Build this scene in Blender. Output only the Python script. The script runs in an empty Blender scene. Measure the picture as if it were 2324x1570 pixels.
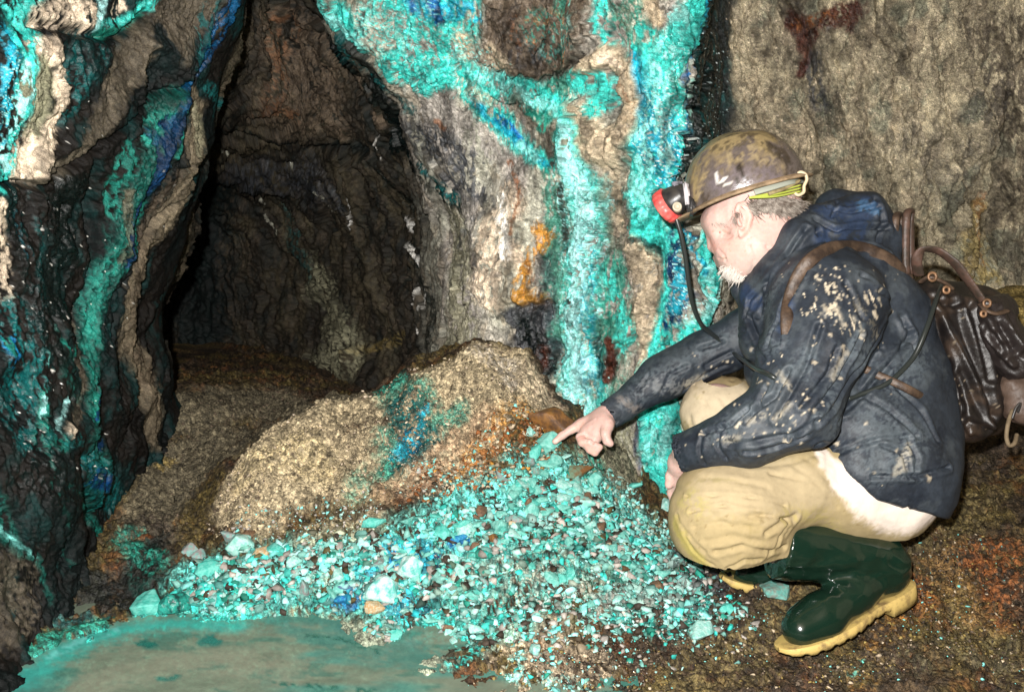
import bpy, bmesh, math, random
import numpy as np
from mathutils import Vector, Matrix, noise as mnoise
from mathutils.bvhtree import BVHTree

# ------------------------------------------------------------------ camera, world, light
S = bpy.context.scene
PITCH = math.radians(15.0)
CAM = np.array([0.0, 0.0, 1.15])
cd = bpy.data.cameras.new("camera"); cam = bpy.data.objects.new("camera", cd)
S.collection.objects.link(cam)
cam.location = CAM; cam.rotation_euler = (math.radians(90) - PITCH, 0, 0)
cd.lens = 35; cd.sensor_width = 36; cd.clip_start = 0.05; cd.clip_end = 100
S.camera = cam
w = bpy.data.worlds.new("World"); S.world = w; w.use_nodes = True
w.node_tree.nodes["Background"].inputs[0].default_value = (0.55, 0.75, 0.8, 1)
w.node_tree.nodes["Background"].inputs[1].default_value = 0.012
ld = bpy.data.lights.new("flash", 'POINT'); flash = bpy.data.objects.new("flash", ld)
S.collection.objects.link(flash)
flash.location = (-0.07, -0.04, 1.28); ld.energy = 330; ld.shadow_soft_size = 0.018; ld.color = (1.0, 0.97, 0.93)
S.view_settings.view_transform = 'Standard'; S.view_settings.look = 'None'
S.view_settings.exposure = 0.35; S.view_settings.gamma = 1.0
S.cycles.max_bounces = 5; S.cycles.diffuse_bounces = 3; S.cycles.glossy_bounces = 3
S.cycles.sample_clamp_indirect = 3.0

# ------------------------------------------------------------------ helpers
rng = np.random.default_rng(7)
random.seed(7)
FQ = 2324 * 35 / 36
_s, _c = math.sin(PITCH), math.cos(PITCH)
def P(u, v, d):
    x = (u - 1162) / FQ * d; y = (785 - v) / FQ * d
    return np.array([x, d * _c + y * _s, CAM[2] - d * _s + y * _c])
def PA(a):
    a = np.asarray(a, float); u, v, d = a[..., 0], a[..., 1], a[..., 2]
    x = (u - 1162) / FQ * d; y = (785 - v) / FQ * d
    return np.stack([x, d * _c + y * _s, CAM[2] - d * _s + y * _c], -1)
def MPQ(d): return d / FQ            # metres per traced unit at depth d

_T = np.random.default_rng(3).random((64, 64, 64)).astype(np.float32)
def vnoise(p):
    p = np.asarray(p, np.float32)
    i = np.floor(p); f = p - i; i = i.astype(np.int32) & 63
    f = f * f * f * (f * (f * 6 - 15) + 10)
    j = (i + 1) & 63
    x0, y0, z0 = i[..., 0], i[..., 1], i[..., 2]; x1, y1, z1 = j[..., 0], j[..., 1], j[..., 2]
    fx, fy, fz = f[..., 0], f[..., 1], f[..., 2]
    a = _T[x0, y0, z0] * (1 - fx) + _T[x1, y0, z0] * fx
    b = _T[x0, y1, z0] * (1 - fx) + _T[x1, y1, z0] * fx
    c = _T[x0, y0, z1] * (1 - fx) + _T[x1, y0, z1] * fx
    d = _T[x0, y1, z1] * (1 - fx) + _T[x1, y1, z1] * fx
    return ((a * (1 - fy) + b * fy) * (1 - fz) + (c * (1 - fy) + d * fy) * fz)
_R = np.array([[0.36, 0.48, -0.8], [-0.8, 0.6, 0.0], [0.48, 0.64, 0.6]], np.float32)
def fbm(p, freq, octv=4, gain=0.5, off=0.0):      # about -1..1
    q = np.asarray(p, np.float32) * freq + np.float32(off)
    s = np.zeros(q.shape[:-1], np.float32); a = 1.0; t = 0
    for _ in range(octv):
        s += a * (vnoise(q) * 2 - 1); t += a; a *= gain; q = q @ _R * 2.03 + 5.3
    return s / t * 1.6
def ridged(p, freq, octv=4, gain=0.5, off=0.0):   # 0..1, sharp ridges at 1
    q = np.asarray(p, np.float32) * freq + np.float32(off)
    s = np.zeros(q.shape[:-1], np.float32); a = 1.0; t = 0
    for _ in range(octv):
        s += a * (1 - np.abs(vnoise(q) * 2 - 1) * 1.6); t += a; a *= gain; q = q @ _R * 2.1 + 3.7
    return s / t
def sstep(a, b, x):
    t = np.clip((x - a) / (b - a), 0, 1); return t * t * (3 - 2 * t)
_H = np.random.default_rng(11).random((4096, 7)).astype(np.float32)
def worley(p, freq, jit=0.9):
    """nearest random seed: returns distance, tilt term (facets) and a random number per cell"""
    q = np.asarray(p, np.float32) * freq; i0 = np.floor(q).astype(np.int32)
    best = np.full(len(q), 9.0, np.float32); tilt = np.zeros(len(q), np.float32); rnd = np.zeros(len(q), np.float32)
    for dx in (-1, 0, 1):
        for dy in (-1, 0, 1):
            for dz in (-1, 0, 1):
                ci = i0 + np.array([dx, dy, dz], np.int32)
                h = _H[(ci[:, 0] * 73856093 ^ ci[:, 1] * 19349663 ^ ci[:, 2] * 83492791) & 4095]
                v = q - (ci + 0.5 + (h[:, :3] - 0.5) * jit)
                d = (v * v).sum(1); m = d < best
                best[m] = d[m]; tilt[m] = ((h[m, 3:6] - 0.5) * v[m]).sum(1) * 2; rnd[m] = h[m, 6]
    return np.sqrt(best), tilt / freq, rnd
def polydist(p, pts, ws):
    """distance to a polyline in units of its local half-width"""
    best = np.full(len(p), 1e9, np.float32)
    if len(pts) == 1:
        return (np.linalg.norm(p - pts[0], axis=1) / ws[0]).astype(np.float32)
    for k in range(len(pts) - 1):
        a, b = pts[k], pts[k + 1]; ab = b - a; L = max(float(ab @ ab), 1e-9)
        t = np.clip((p - a) @ ab / L, 0, 1)
        dd = np.linalg.norm(p - a - t[:, None] * ab, axis=1) / (ws[k] * (1 - t) + ws[k + 1] * t)
        best = np.minimum(best, dd.astype(np.float32))
    return best

def mesh_np(name, V, F, col=None, wet=None, smooth=True):
    me = bpy.data.meshes.new(name)
    V = np.ascontiguousarray(V, np.float32); F = np.ascontiguousarray(F, np.int32)
    n = F.shape[1]
    me.vertices.add(len(V)); me.vertices.foreach_set('co', V.ravel())
    me.loops.add(F.size); me.loops.foreach_set('vertex_index', F.ravel())
    me.polygons.add(len(F)); me.polygons.foreach_set('loop_start', np.arange(0, F.size, n, dtype=np.int32))
    if smooth: me.polygons.foreach_set('use_smooth', np.ones(len(F), bool))
    if col is not None:
        a = me.color_attributes.new('Col', 'FLOAT_COLOR', 'POINT')
        c4 = np.ones((len(V), 4), np.float32); c4[:, :3] = np.clip(col, 0, 1)
        a.data.foreach_set('color', c4.ravel())
    if wet is not None:
        a = me.attributes.new('wet', 'FLOAT', 'POINT'); a.data.foreach_set('value', np.ascontiguousarray(wet, np.float32))
    me.update(); me.validate()
    return me
def link(name, me, mat=None, parent=None, label=None, cat=None, group=None, kind=None):
    o = bpy.data.objects.new(name, me); S.collection.objects.link(o)
    if mat is not None and me is not None: me.materials.clear(); me.materials.append(mat)
    if parent is not None: o.parent = parent
    if label: o['label'] = label
    if cat: o['category'] = cat
    if group: o['group'] = group
    if kind: o['kind'] = kind
    return o
def grid_faces(nr, nc):
    i = np.arange(nr * nc).reshape(nr, nc)
    return np.stack([i[:-1, :-1], i[1:, :-1], i[1:, 1:], i[:-1, 1:]], -1).reshape(-1, 4)
def compact(V, F, *arr):
    used = np.zeros(len(V), bool); used[F.ravel()] = True
    idx = np.cumsum(used) - 1
    return (V[used], idx[F]) + tuple(a[used] for a in arr)

def mat_attr(name, rough=(0.8, 0.25), bump=((160, 0.5, 0.004), (700, 0.35, 0.0015)), var=0.35, varscale=90,
             spec=0.5, coat=0.0, vor=None, fine=None):
    """material whose colour is the mineral, mud and painted shade map stored on the mesh, broken up by fine noise"""
    m = bpy.data.materials.new(name); m.use_nodes = True; prev0 = None
    nt = m.node_tree; N = nt.nodes; Lk = nt.links; b = N['Principled BSDF']
    at = N.new('ShaderNodeAttribute'); at.attribute_name = 'Col'
    wt = N.new('ShaderNodeAttribute'); wt.attribute_name = 'wet'
    tc = N.new('ShaderNodeTexCoord')
    n1 = N.new('ShaderNodeTexNoise'); n1.inputs['Scale'].default_value = varscale; n1.inputs['Detail'].default_value = 8
    n1.inputs['Roughness'].default_value = 0.7
    Lk.new(tc.outputs['Object'], n1.inputs['Vector'])
    mr = N.new('ShaderNodeMapRange'); mr.inputs[1].default_value = 0.3; mr.inputs[2].default_value = 0.7
    mr.inputs[3].default_value = 1 - var; mr.inputs[4].default_value = 1 + var
    Lk.new(n1.outputs['Fac'], mr.inputs[0])
    mx = N.new('ShaderNodeMix'); mx.data_type = 'RGBA'; mx.blend_type = 'MULTIPLY'; mx.inputs[0].default_value = 1
    Lk.new(at.outputs['Color'], mx.inputs[6]); Lk.new(mr.outputs[0], mx.inputs[7])
    out = mx.outputs[2]
    for vs, lo, hi in (vor or []):
        vn = N.new('ShaderNodeTexVoronoi'); vn.inputs['Scale'].default_value = vs; Lk.new(tc.outputs['Object'], vn.inputs['Vector'])
        sp = N.new('ShaderNodeSeparateColor'); Lk.new(vn.outputs['Color'], sp.inputs[0])
        vm = N.new('ShaderNodeMapRange'); vm.inputs[3].default_value = lo; vm.inputs[4].default_value = hi; Lk.new(sp.outputs[0], vm.inputs[0])
        m2 = N.new('ShaderNodeMix'); m2.data_type = 'RGBA'; m2.blend_type = 'MULTIPLY'; m2.inputs[0].default_value = 1
        Lk.new(out, m2.inputs[6]); Lk.new(vm.outputs[0], m2.inputs[7]); out = m2.outputs[2]
        hm = N.new('ShaderNodeMath'); hm.operation = 'MULTIPLY'; hm.inputs[1].default_value = -1; Lk.new(vn.outputs['Distance'], hm.inputs[0])
        vb = N.new('ShaderNodeBump'); vb.inputs['Strength'].default_value = .8; vb.inputs['Distance'].default_value = .5 / vs
        Lk.new(hm.outputs[0], vb.inputs['Height'])
        if prev0: Lk.new(prev0.outputs[0], vb.inputs['Normal'])
        prev0 = vb
    if fine:
        n5 = N.new('ShaderNodeTexNoise'); n5.inputs['Scale'].default_value = fine[0]; n5.inputs['Detail'].default_value = 4
        Lk.new(tc.outputs['Object'], n5.inputs['Vector'])
        m5 = N.new('ShaderNodeMapRange'); m5.inputs[1].default_value = .35; m5.inputs[2].default_value = .65
        m5.inputs[3].default_value = fine[1]; m5.inputs[4].default_value = fine[2]; Lk.new(n5.outputs['Fac'], m5.inputs[0])
        m6 = N.new('ShaderNodeMix'); m6.data_type = 'RGBA'; m6.blend_type = 'MULTIPLY'; m6.inputs[0].default_value = 1
        Lk.new(out, m6.inputs[6]); Lk.new(m5.outputs[0], m6.inputs[7]); out = m6.outputs[2]
    Lk.new(out, b.inputs['Base Color'])
    rr = N.new('ShaderNodeMapRange'); rr.inputs[3].default_value = rough[0]; rr.inputs[4].default_value = rough[1]
    Lk.new(wt.outputs['Fac'], rr.inputs[0]); Lk.new(rr.outputs[0], b.inputs['Roughness'])
    sp_ = N.new('ShaderNodeMapRange'); sp_.inputs[3].default_value = spec * .55; sp_.inputs[4].default_value = spec * 1.5
    Lk.new(wt.outputs['Fac'], sp_.inputs[0]); Lk.new(sp_.outputs[0], b.inputs['Specular IOR Level'])
    prev = prev0
    for sc, st, di in bump:
        n = N.new('ShaderNodeTexNoise'); n.inputs['Scale'].default_value = sc; n.inputs['Detail'].default_value = 5
        n.inputs['Roughness'].default_value = 0.65
        Lk.new(tc.outputs['Object'], n.inputs['Vector'])
        bp = N.new('ShaderNodeBump'); bp.inputs['Strength'].default_value = st; bp.inputs['Distance'].default_value = di
        Lk.new(n.outputs['Fac'], bp.inputs['Height'])
        if prev: Lk.new(prev.outputs[0], bp.inputs['Normal'])
        prev = bp
    if prev: Lk.new(prev.outputs[0], b.inputs['Normal'])
    if coat: b.inputs['Coat Weight'].default_value = coat; b.inputs['Coat Roughness'].default_value = 0.15
    return m
def mat_plain(name, col, rough=0.5, spec=0.5, bump=None, col2=None, cscale=20, metal=0.0, sss=0.0, thr=(0.4, 0.62)):
    m = bpy.data.materials.new(name); m.use_nodes = True
    nt = m.node_tree; N = nt.nodes; Lk = nt.links; b = N['Principled BSDF']
    b.inputs['Base Color'].default_value = (*col, 1); b.inputs['Roughness'].default_value = rough
    b.inputs['Specular IOR Level'].default_value = spec; b.inputs['Metallic'].default_value = metal
    tc = N.new('ShaderNodeTexCoord')
    if col2 is not None:
        n1 = N.new('ShaderNodeTexNoise'); n1.inputs['Scale'].default_value = cscale; n1.inputs['Detail'].default_value = 8
        n1.inputs['Roughness'].default_value = 0.65
        Lk.new(tc.outputs['Object'], n1.inputs['Vector'])
        mr = N.new('ShaderNodeMapRange'); mr.inputs[1].default_value = thr[0]; mr.inputs[2].default_value = thr[1]
        Lk.new(n1.outputs['Fac'], mr.inputs[0])
        mx = N.new('ShaderNodeMix'); mx.data_type = 'RGBA'
        mx.inputs[6].default_value = (*col, 1); mx.inputs[7].default_value = (*col2, 1)
        Lk.new(mr.outputs[0], mx.inputs[0]); Lk.new(mx.outputs[2], b.inputs['Base Color'])
    if bump:
        n = N.new('ShaderNodeTexNoise'); n.inputs['Scale'].default_value = bump[0]; n.inputs['Detail'].default_value = 5
        Lk.new(tc.outputs['Object'], n.inputs['Vector'])
        bp = N.new('ShaderNodeBump'); bp.inputs['Strength'].default_value = bump[1]; bp.inputs['Distance'].default_value = bump[2]
        Lk.new(n.outputs['Fac'], bp.inputs['Height']); Lk.new(bp.outputs[0], b.inputs['Normal'])
    if sss:
        b.inputs['Subsurface Weight'].default_value = sss; b.inputs['Subsurface Radius'].default_value = (0.01, 0.004, 0.002)
        b.inputs['Subsurface Scale'].default_value = 0.6
    return m

# mineral and rock colours (linear)
C = dict(
    teal=(0.045, 0.60, 0.52), mint=(0.26, 0.78, 0.72), pale=(0.42, 0.84, 0.82), green=(0.02, 0.26, 0.19), dteal=(0.006, 0.095, 0.095),
    azure=(0.01, 0.36, 0.50), blue=(0.008, 0.16, 0.42), navy=(0.004, 0.035, 0.11), black=(0.004, 0.009, 0.009),
    brown=(0.13, 0.095, 0.065), dbrown=(0.05, 0.036, 0.026), grey=(0.44, 0.43, 0.35), mauve=(0.42, 0.38, 0.34), tan=(0.52, 0.42, 0.29),
    cream=(0.74, 0.60, 0.45), white=(0.85, 0.82, 0.76), olive=(0.27, 0.26, 0.17), rust=(0.26, 0.09, 0.025), orange=(0.50, 0.24, 0.04),
    slate=(0.045, 0.05, 0.06), drust=(0.08, 0.025, 0.015), sand=(0.44, 0.36, 0.23), ochre=(0.30, 0.22, 0.07), wall=(0.40, 0.345, 0.235))

# ------------------------------------------------------------------ cave wall: one control net, split into rock masses
ROWS = [-1100, -350, 0, 250, 500, 750, 980, 1180, 1400, 1700]
def L(*a): return list(a)
def full(x): return [x] * 9 if not isinstance(x, list) else x + [x[-1]] * (9 - len(x))
NET = [  # (u per row, d per row) rows -350..1700
 (-1500, [0.9]), (-500, [1.35]),
 (-60, L(1.85,1.85,1.85,1.9,1.95,1.95,1.93,1.96,1.8)),
 (110, L(1.98,2.0,2.0,2.1,2.12,2.12,2.10,2.13,1.95)),
 (L(240,260,240,225,215,200,190,190,200), L(2.12,2.15,2.16,2.28,2.3,2.3,2.30,2.24,2.1)),
 (L(400,400,340,320,290,290,260,240,240), L(2.28,2.28,2.33,2.38,2.45,2.52,2.50,2.34,2.3)),
 (L(520,500,450,405,345,390,335,275,275), L(2.4,2.4,2.48,2.55,2.66,2.85,2.66,2.45,2.4)),
 (L(540,527,484,430,367,436,385,300,300), L(2.55,2.55,2.62,2.72,2.82,3.02,2.80,2.6,2.5)),
 (L(545,532,488,418,350,420,350,320,320), L(2.68,2.68,2.78,3.1,3.2,3.4,3.3,3.2,3.2)),
 (L(556,542,505,405,340,380,340,320,320), L(2.82,2.84,2.98,4.1,4.3,4.3)),
 (L(590,575,560,540,540,540), L(3.05,3.02,3.2,4.1,4.3,4.2)),
 (L(640,640,700,700,700,700), L(3.2,3.15,3.35,3.9,4.0,3.9)),
 (L(700,700,820,870,870,870), L(2.9,2.9,3.15,3.45,3.5,3.5)),
 (L(750,745,915,985,1000,1000), L(2.62,2.65,2.8,2.95,2.98,3.0)),
 (L(860,860,990,1060,1070,1070), L(2.55,2.58,2.67,2.78,2.83,2.9)),
 (1160, L(2.42,2.48,2.63,2.70,2.76,2.82,2.9)),
 (1290, L(2.42,2.5,2.62,2.66,2.70,2.74,2.8)),
 (1420, L(2.38,2.43,2.5,2.58,2.64,2.70,2.72)),
 (1530, L(2.38,2.42,2.47,2.54,2.60,2.66,2.7)),
 (L(1590,1590,1590,1600,1640), L(2.55,2.58,2.62,2.68,2.75,2.8)),
 (L(1650,1650,1640,1650,1680), L(2.92,2.92,2.95,3.0,3.05,3.1)),
 (1820, L(2.88,2.95,3.02,3.08,3.15,3.2)),
 (2060, L(2.85,2.93,3.0,3.1,3.2,3.3)),
 (2300, L(2.8,2.93,3.05,3.2,3.35,3.4)),
 (2600, L(2.4,2.6,2.8,2.9,3.0,3.0)), (4300, [1.5]), (6500, [0.9]),
]
net = np.zeros((len(ROWS), len(NET), 3))
for j, (uu, dd) in enumerate(NET):
    uu = full(uu); dd = full(dd)
    for i in range(9): net[i + 1, j] = P(uu[i], ROWS[i + 1], dd[i])
    net[0, j] = P(uu[0], ROWS[0], dd[0] * 0.62)
def cr(t, A, axis):
    """Catmull-Rom through control rows of A along axis at parameters t"""
    A = np.moveaxis(A, axis, 0); n = len(A); k = np.clip(np.floor(t).astype(int), 0, n - 2); f = (t - k)
    g = lambda i: A[np.clip(i, 0, n - 1)]
    sh = (-1,) + (1,) * (A.ndim - 1); f = f.reshape(sh)
    p0, p1, p2, p3 = g(k - 1), g(k), g(k + 1), g(k + 2)
    tau = 0.42
    m1 = (p2 - p0) * tau; m2 = (p3 - p1) * tau
    r = (2*f**3-3*f**2+1)*p1 + (f**3-2*f**2+f)*m1 + (-2*f**3+3*f**2)*p2 + (f**3-f**2)*m2
    return np.moveaxis(r, 0, axis)
STEP = 2.6
def params(ns): return np.concatenate([k + np.arange(n) / n for k, n in enumerate(ns)] + [[len(ns)]])
colN = []
for j in range(len(NET) - 1):
    ua, ub = full(NET[j][0]), full(NET[j + 1][0])
    if j < 1 or j >= len(NET) - 3: colN.append(30); continue
    ln = np.linalg.norm(net[2:8, j + 1] - net[2:8, j], axis=1).max()
    colN.append(int(min(max(ln / (.0036 if not 8 <= j <= 11 else .0062), 30), 170)))
rowN = [90, 90] + [int((ROWS[i + 1] - ROWS[i]) / STEP) for i in range(2, 8)] + [50]
def sheet(cn, rn):
    tu, tv = params(cn), params(rn)
    A = cr(tv, net, 0); A = cr(tu, A, 1)
    return A, tu, tv
cA, _, _ = sheet([5] * (len(NET) - 1), [5] * (len(ROWS) - 1))
bvh_wall = BVHTree.FromPolygons([tuple(p) for p in cA.reshape(-1, 3)], [tuple(f) for f in grid_faces(*cA.shape[:2]).tolist()])
def hit(bvh, u, v, default=2.7):
    o = Vector(CAM); d = Vector(P(u, v, 1.0)) - o
    h = bvh.ray_cast(o, d.normalized(), 20)[0]
    if h is None: return P(u, v, default), default
    dep = (h - o).length / d.length
    return np.array(h), dep
def trace(bvh, pts, w0=None):
    P3, W = [], []
    for q in pts:
        h, dep = hit(bvh, q[0], q[1]); P3.append(h); W.append((q[2] if len(q) > 2 else w0) * MPQ(dep))
    return np.array(P3), np.array(W)

class Painter:
    """lays mineral and painted shade or sparkle coats on a surface: each coat follows a traced line on the rock, with ragged, patchy edges"""
    def __init__(s, bvh, base, streak=0.35):
        s.bvh = bvh; s.p = base.astype(np.float32); s.col = None; s.wet = None; s.relief = np.zeros(len(base), np.float32)
        k = np.array([1, 1, streak], np.float32)
        s.nA = fbm(s.p * k, 22, 5, 0.62); s.nB = fbm(s.p * k, 60, 4, 0.6, 9.1); s.nC = fbm(s.p * k, 9, 4, 0.55, 17.0)
        s.nF = fbm(s.p * k, 150, 3, 0.6, 4.0); s.rnd = np.random.default_rng(len(base)).random(len(base)).astype(np.float32)
    def sel(s, pts, ws, m):
        lo = (pts - ws[:, None] * m).min(0); hi = (pts + ws[:, None] * m).max(0)
        return np.where(((s.p > lo) & (s.p < hi)).all(1))[0]
    def coat(s, col, pts, a=1.0, rag=0.55, soft=0.35, patch=None, wet=None, lift=0.0, var=0.0, fleck=None):
        P3, W = trace(s.bvh, pts)
        i = s.sel(P3, W, 2.2)
        if not len(i): return
        q = polydist(s.p[i], P3, W)
        q = q + rag * (s.nA[i] * 0.6 + s.nB[i] * 0.6 + s.nF[i] * .7)
        m = 1 - sstep(1 - soft, 1 + soft, q)
        if patch is not None:
            m = m * sstep(patch - 0.10, patch + 0.10, 0.5 + 0.5 * (s.nB[i] * 0.75 + s.nA[i] * 0.5 + s.nF[i] * 1.0))
        if fleck is not None: m = m * (s.rnd[i] > fleck)  # scattered single vertices: specks and sparkle painted into the colour
        m = (m * a)[:, None]
        c = np.array(C[col] if isinstance(col, str) else col, np.float32)[None]
        if var: c = c * (1 + var * s.nF[i][:, None] + var * s.nB[i][:, None])
        s.col[i] = s.col[i] * (1 - m) + c * m
        if wet is not None: s.wet[i] = s.wet[i] * (1 - m[:, 0]) + wet * m[:, 0]
        if lift: s.relief[i] += lift * m[:, 0]
    def carve(s, depth, pts, rag=0.3, dark=0.0):
        P3, W = trace(s.bvh, pts); i = s.sel(P3, W, 3)
        if not len(i): return
        q = polydist(s.p[i], P3, W) + rag * s.nB[i]
        s.relief[i] += depth * np.exp(-np.clip(q, 0, 9) ** 2)

A, tu, tv = sheet(colN, rowN)
NR, NC = A.shape[:2]
du = np.gradient(A, axis=1); dv = np.gradient(A, axis=0)
nrm = np.cross(du, dv); nrm /= np.linalg.norm(nrm, axis=2, keepdims=True) + 1e-12
toc = CAM - A
flip = np.sign((nrm * toc).sum(2).mean()); nrm *= flip
base = A.reshape(-1, 3); nr = nrm.reshape(-1, 3)
C['lbrown'] = (.10, .082, .058); C['obrown'] = (.15, .12, .08); C['lteal'] = (.02, .27, .21); C['lgreen'] = (.008, .10, .08); C['lblue'] = (.006, .07, .17)
W_ = Painter(bvh_wall, base)
TU = np.tile(tu, NR)
# zone weights by column
leftz = 1 - sstep(7.0, 7.6, TU); tunz = sstep(7.0, 7.6, TU) * (1 - sstep(12.4, 13.4, TU)); rightz = sstep(19.2, 20.0, TU)
mainz = np.clip(1 - leftz - tunz - rightz, 0, 1)
def cc(k): return np.array(C[k], np.float32)[None]
def mixc(a, b, t): return a * (1 - t[:, None]) + b * t[:, None]
nA, nB, nC, nF = W_.nA, W_.nB, W_.nC, W_.nF
t1 = sstep(-0.3, 0.5, nC); t2 = sstep(0.05, 0.6, nA); t3 = sstep(0.0, 0.5, nB)
cl = mixc(cc('black') * .45, cc('dbrown') * .15, t1); cl = mixc(cl, cc('dteal') * .4, t2 * 0.5)
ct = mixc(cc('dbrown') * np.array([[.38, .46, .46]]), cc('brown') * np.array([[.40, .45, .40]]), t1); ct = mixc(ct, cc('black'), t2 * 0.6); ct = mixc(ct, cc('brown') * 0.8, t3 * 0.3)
cm = mixc(cc('grey'), cc('mauve') * 0.8, t1); cm = mixc(cm, cc('dbrown'), t2 * 0.55); cm = mixc(cm, cc('tan'), t3 * 0.35)
cr_ = mixc(cc('wall'), cc('wall') * 0.66, t1); cr_ = mixc(cr_, cc('tan'), t2 * 0.35); cr_ = mixc(cr_, cc('wall') * np.array([[.5, .62, .66]]), sstep(.1, .6, fbm(base @ np.array([[.9, 0, -.5], [0, 1, 0], [.35, 0, .6]]), 14, 4, .6, 77.)) * .7); cr_ = mixc(cr_, cc('dbrown'), sstep(0.15, 0.6, nB) * 0.35)
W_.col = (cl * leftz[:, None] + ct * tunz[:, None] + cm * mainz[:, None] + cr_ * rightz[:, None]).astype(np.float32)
cz = sstep(18.35, 18.75, TU) * (1 - sstep(19.9, 20.3, TU)) * (1 - sstep(.55, .95, 1.6 - base[:, 2]))
W_.col = mixc(W_.col, mixc(np.tile(cc('black'), (len(TU), 1)), cc('dteal'), t3 * .3), np.clip(cz * 1.3 - .3 * t2, 0, 1))
W_.wet = (0.7 * cz + 0.3 * leftz + 0.25 * tunz + 0.35 * mainz + 0.4 * rightz).astype(np.float32)
c = W_.coat
# --- left mass
c('lbrown', [(470,-200,60),(440,0,75),(390,70,70),(300,150,45),(265,230,30),(225,310,26),(170,390,22),(90,420,14)], wet=.3, rag=.4)
c('black', [(370,80,24),(375,150,30),(350,190,22)], rag=.5)
c('dteal', [(215,110,60),(190,180,45),(180,260,35)], a=.8, patch=.42, wet=.9)
c('black', [(200,90,30),(225,150,30)], a=.7)
c('olive', [(100,150,40),(105,230,48),(110,300,36)], wet=.2)
c('cream', [(75,95,16),(130,115,26),(156,170,22),(160,240,17),(148,300,26),(110,355,42),(60,395,30)], rag=.6, wet=.25, lift=.008)
c('olive', [(98,190,27),(112,250,32),(112,280,22)], wet=.2, rag=.4, lift=-.01)
c('teal', [(45,-60,60),(50,40,45),(50,120,34),(62,180,26),(60,230,24),(35,300,30),(40,370,26),(15,430,20)], patch=.38, wet=.8)
c('pale', [(52,150,12),(60,210,14),(45,260,14),(15,330,16),(30,390,10)], patch=.42, wet=.7)
c('azure', [(5,80,30),(12,170,22),(20,320,18)], patch=.5, wet=.9)
c('cream', [(90,35,24),(150,25,34),(220,30,34),(215,60,12)], patch=.36, wet=.2, lift=.006)
c('cream', [(290,10,18),(275,28,12)], patch=.4)
c('pale', [(246,-20,14),(242,25,11),(236,62,9)], patch=.3, wet=.8)
c('teal', [(250,60,16),(300,50,18),(350,12,22),(360,-40,25)], patch=.45, wet=.8)
c('green', [(250,75,14),(300,66,12),(345,30,14)], patch=.3, wet=.8)
c('navy', [(520,-100,34),(507,0,28),(492,70,28),(462,140,24),(430,185,18)], a=.9, patch=.25, wet=.7)
c('lblue', [(520,-100,20),(507,0,22),(492,70,24),(462,140,20),(430,185,16),(380,225,10)], patch=.35, wet=.8)
c('dteal', [(480,0,16),(470,80,22),(440,150,20)], a=.8, patch=.4)
c('lblue', [(500,20,7),(480,90,7),(455,140,6)], patch=.35, wet=.8)
c('obrown', [(445,215,18),(452,260,34),(440,320,40),(425,400,32),(408,470,40),(372,560,38),(333,640,42),(315,720,44),(325,800,46),(350,880,54),(370,960,56)], wet=.25, rag=.3)
c('olive', [(450,240,10),(455,290,22),(440,340,20)], a=.5)
c('dteal', [(475,200,16),(490,250,16),(480,310,8)], patch=.3)
c('lgreen', [(395,215,24),(365,262,34),(350,330,44),(322,420,48),(304,500,44),(288,570,38),(262,650,32),(243,740,30),(226,830,38),(214,900,46),(205,970,46),(210,1030,46),(235,1100,60)], wet=.5, rag=.6, lift=.012, patch=.2)
c('lteal', [(405,240,14),(345,290,28),(330,310,20)], patch=.36, wet=.5)
c('lteal', [(290,330,16),(278,390,22),(262,430,12),(265,490,12)], a=.75, rag=.5, wet=.4, patch=.3)
c('lteal', [(392,300,9),(385,350,8)], patch=.3)
c('lteal', [(355,470,12),(340,540,22),(330,570,14)], patch=.42, a=.7)
c('lteal', [(295,520,18),(265,600,22),(248,690,22),(240,770,24),(225,850,30),(215,920,30),(205,975,22)], a=.7, rag=.7, patch=.40, wet=.5)
c('navy', [(405,225,16),(385,270,26),(362,330,26),(352,400,24),(335,460,22),(315,540,14),(300,600,9)], rag=.6, wet=.5, a=.9)
c('navy', [(240,860,6),(205,960,8),(240,1010,16)], patch=.4, wet=.7)
c('dteal', [(190,1050,34),(240,1100,50),(290,1130,40)], patch=.3, wet=1)
c('navy', [(200,1080,24),(250,1100,26)], patch=.45, wet=1)
c('lbrown', [(215,740,10),(200,800,12),(190,880,14),(170,940,12)], a=.8)
c('cream', [(8,460,16),(18,540,18),(20,620,24),(22,668,20)], patch=.4, wet=.3)
c('azure', [(60,490,9),(58,530,7),(70,580,8)], patch=.45, a=.7)
c('dteal', [(30,720,50),(70,830,60),(60,900,50)], patch=.42, wet=1)
c('blue', [(15,770,20),(30,820,18)], patch=.5, wet=1)
c('lteal', [(20,800,12),(10,760,10)], patch=.5, wet=1)
c('lteal', [(140,740,7),(160,800,10)], patch=.45); c('lteal', [(185,790,8),(182,830,6)], patch=.4)
c('mint', [(108,800,6),(106,850,6)], patch=.5, a=.7)
c('lteal', [(100,890,10),(94,960,16),(85,995,22),(120,1005,20)], patch=.35, wet=.8, lift=.006)
c('pale', [(98,900,6),(92,950,7)], patch=.4, wet=.8); c('pale', [(148,905,7),(132,950,7),(118,980,8)], patch=.35, wet=.8)
c('cream', [(137,978,17)], rag=.4, lift=.008); c('lbrown', [(165,915,12),(158,955,14)], a=.8)
c('lteal', [(92,1020,4),(100,1100,4),(122,1150,5),(148,1200,5),(160,1250,4),(172,1285,4)], patch=.38, rag=.4, a=.7)
c('lgreen', [(-10,1150,30),(20,1210,22),(55,1260,14),(90,1268,10),(112,1310,8),(124,1360,8),(135,1400,6)], patch=.36)
c('mint', [(0,1190,10),(40,1235,8),(90,1268,6)], patch=.45, a=.6)
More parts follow.
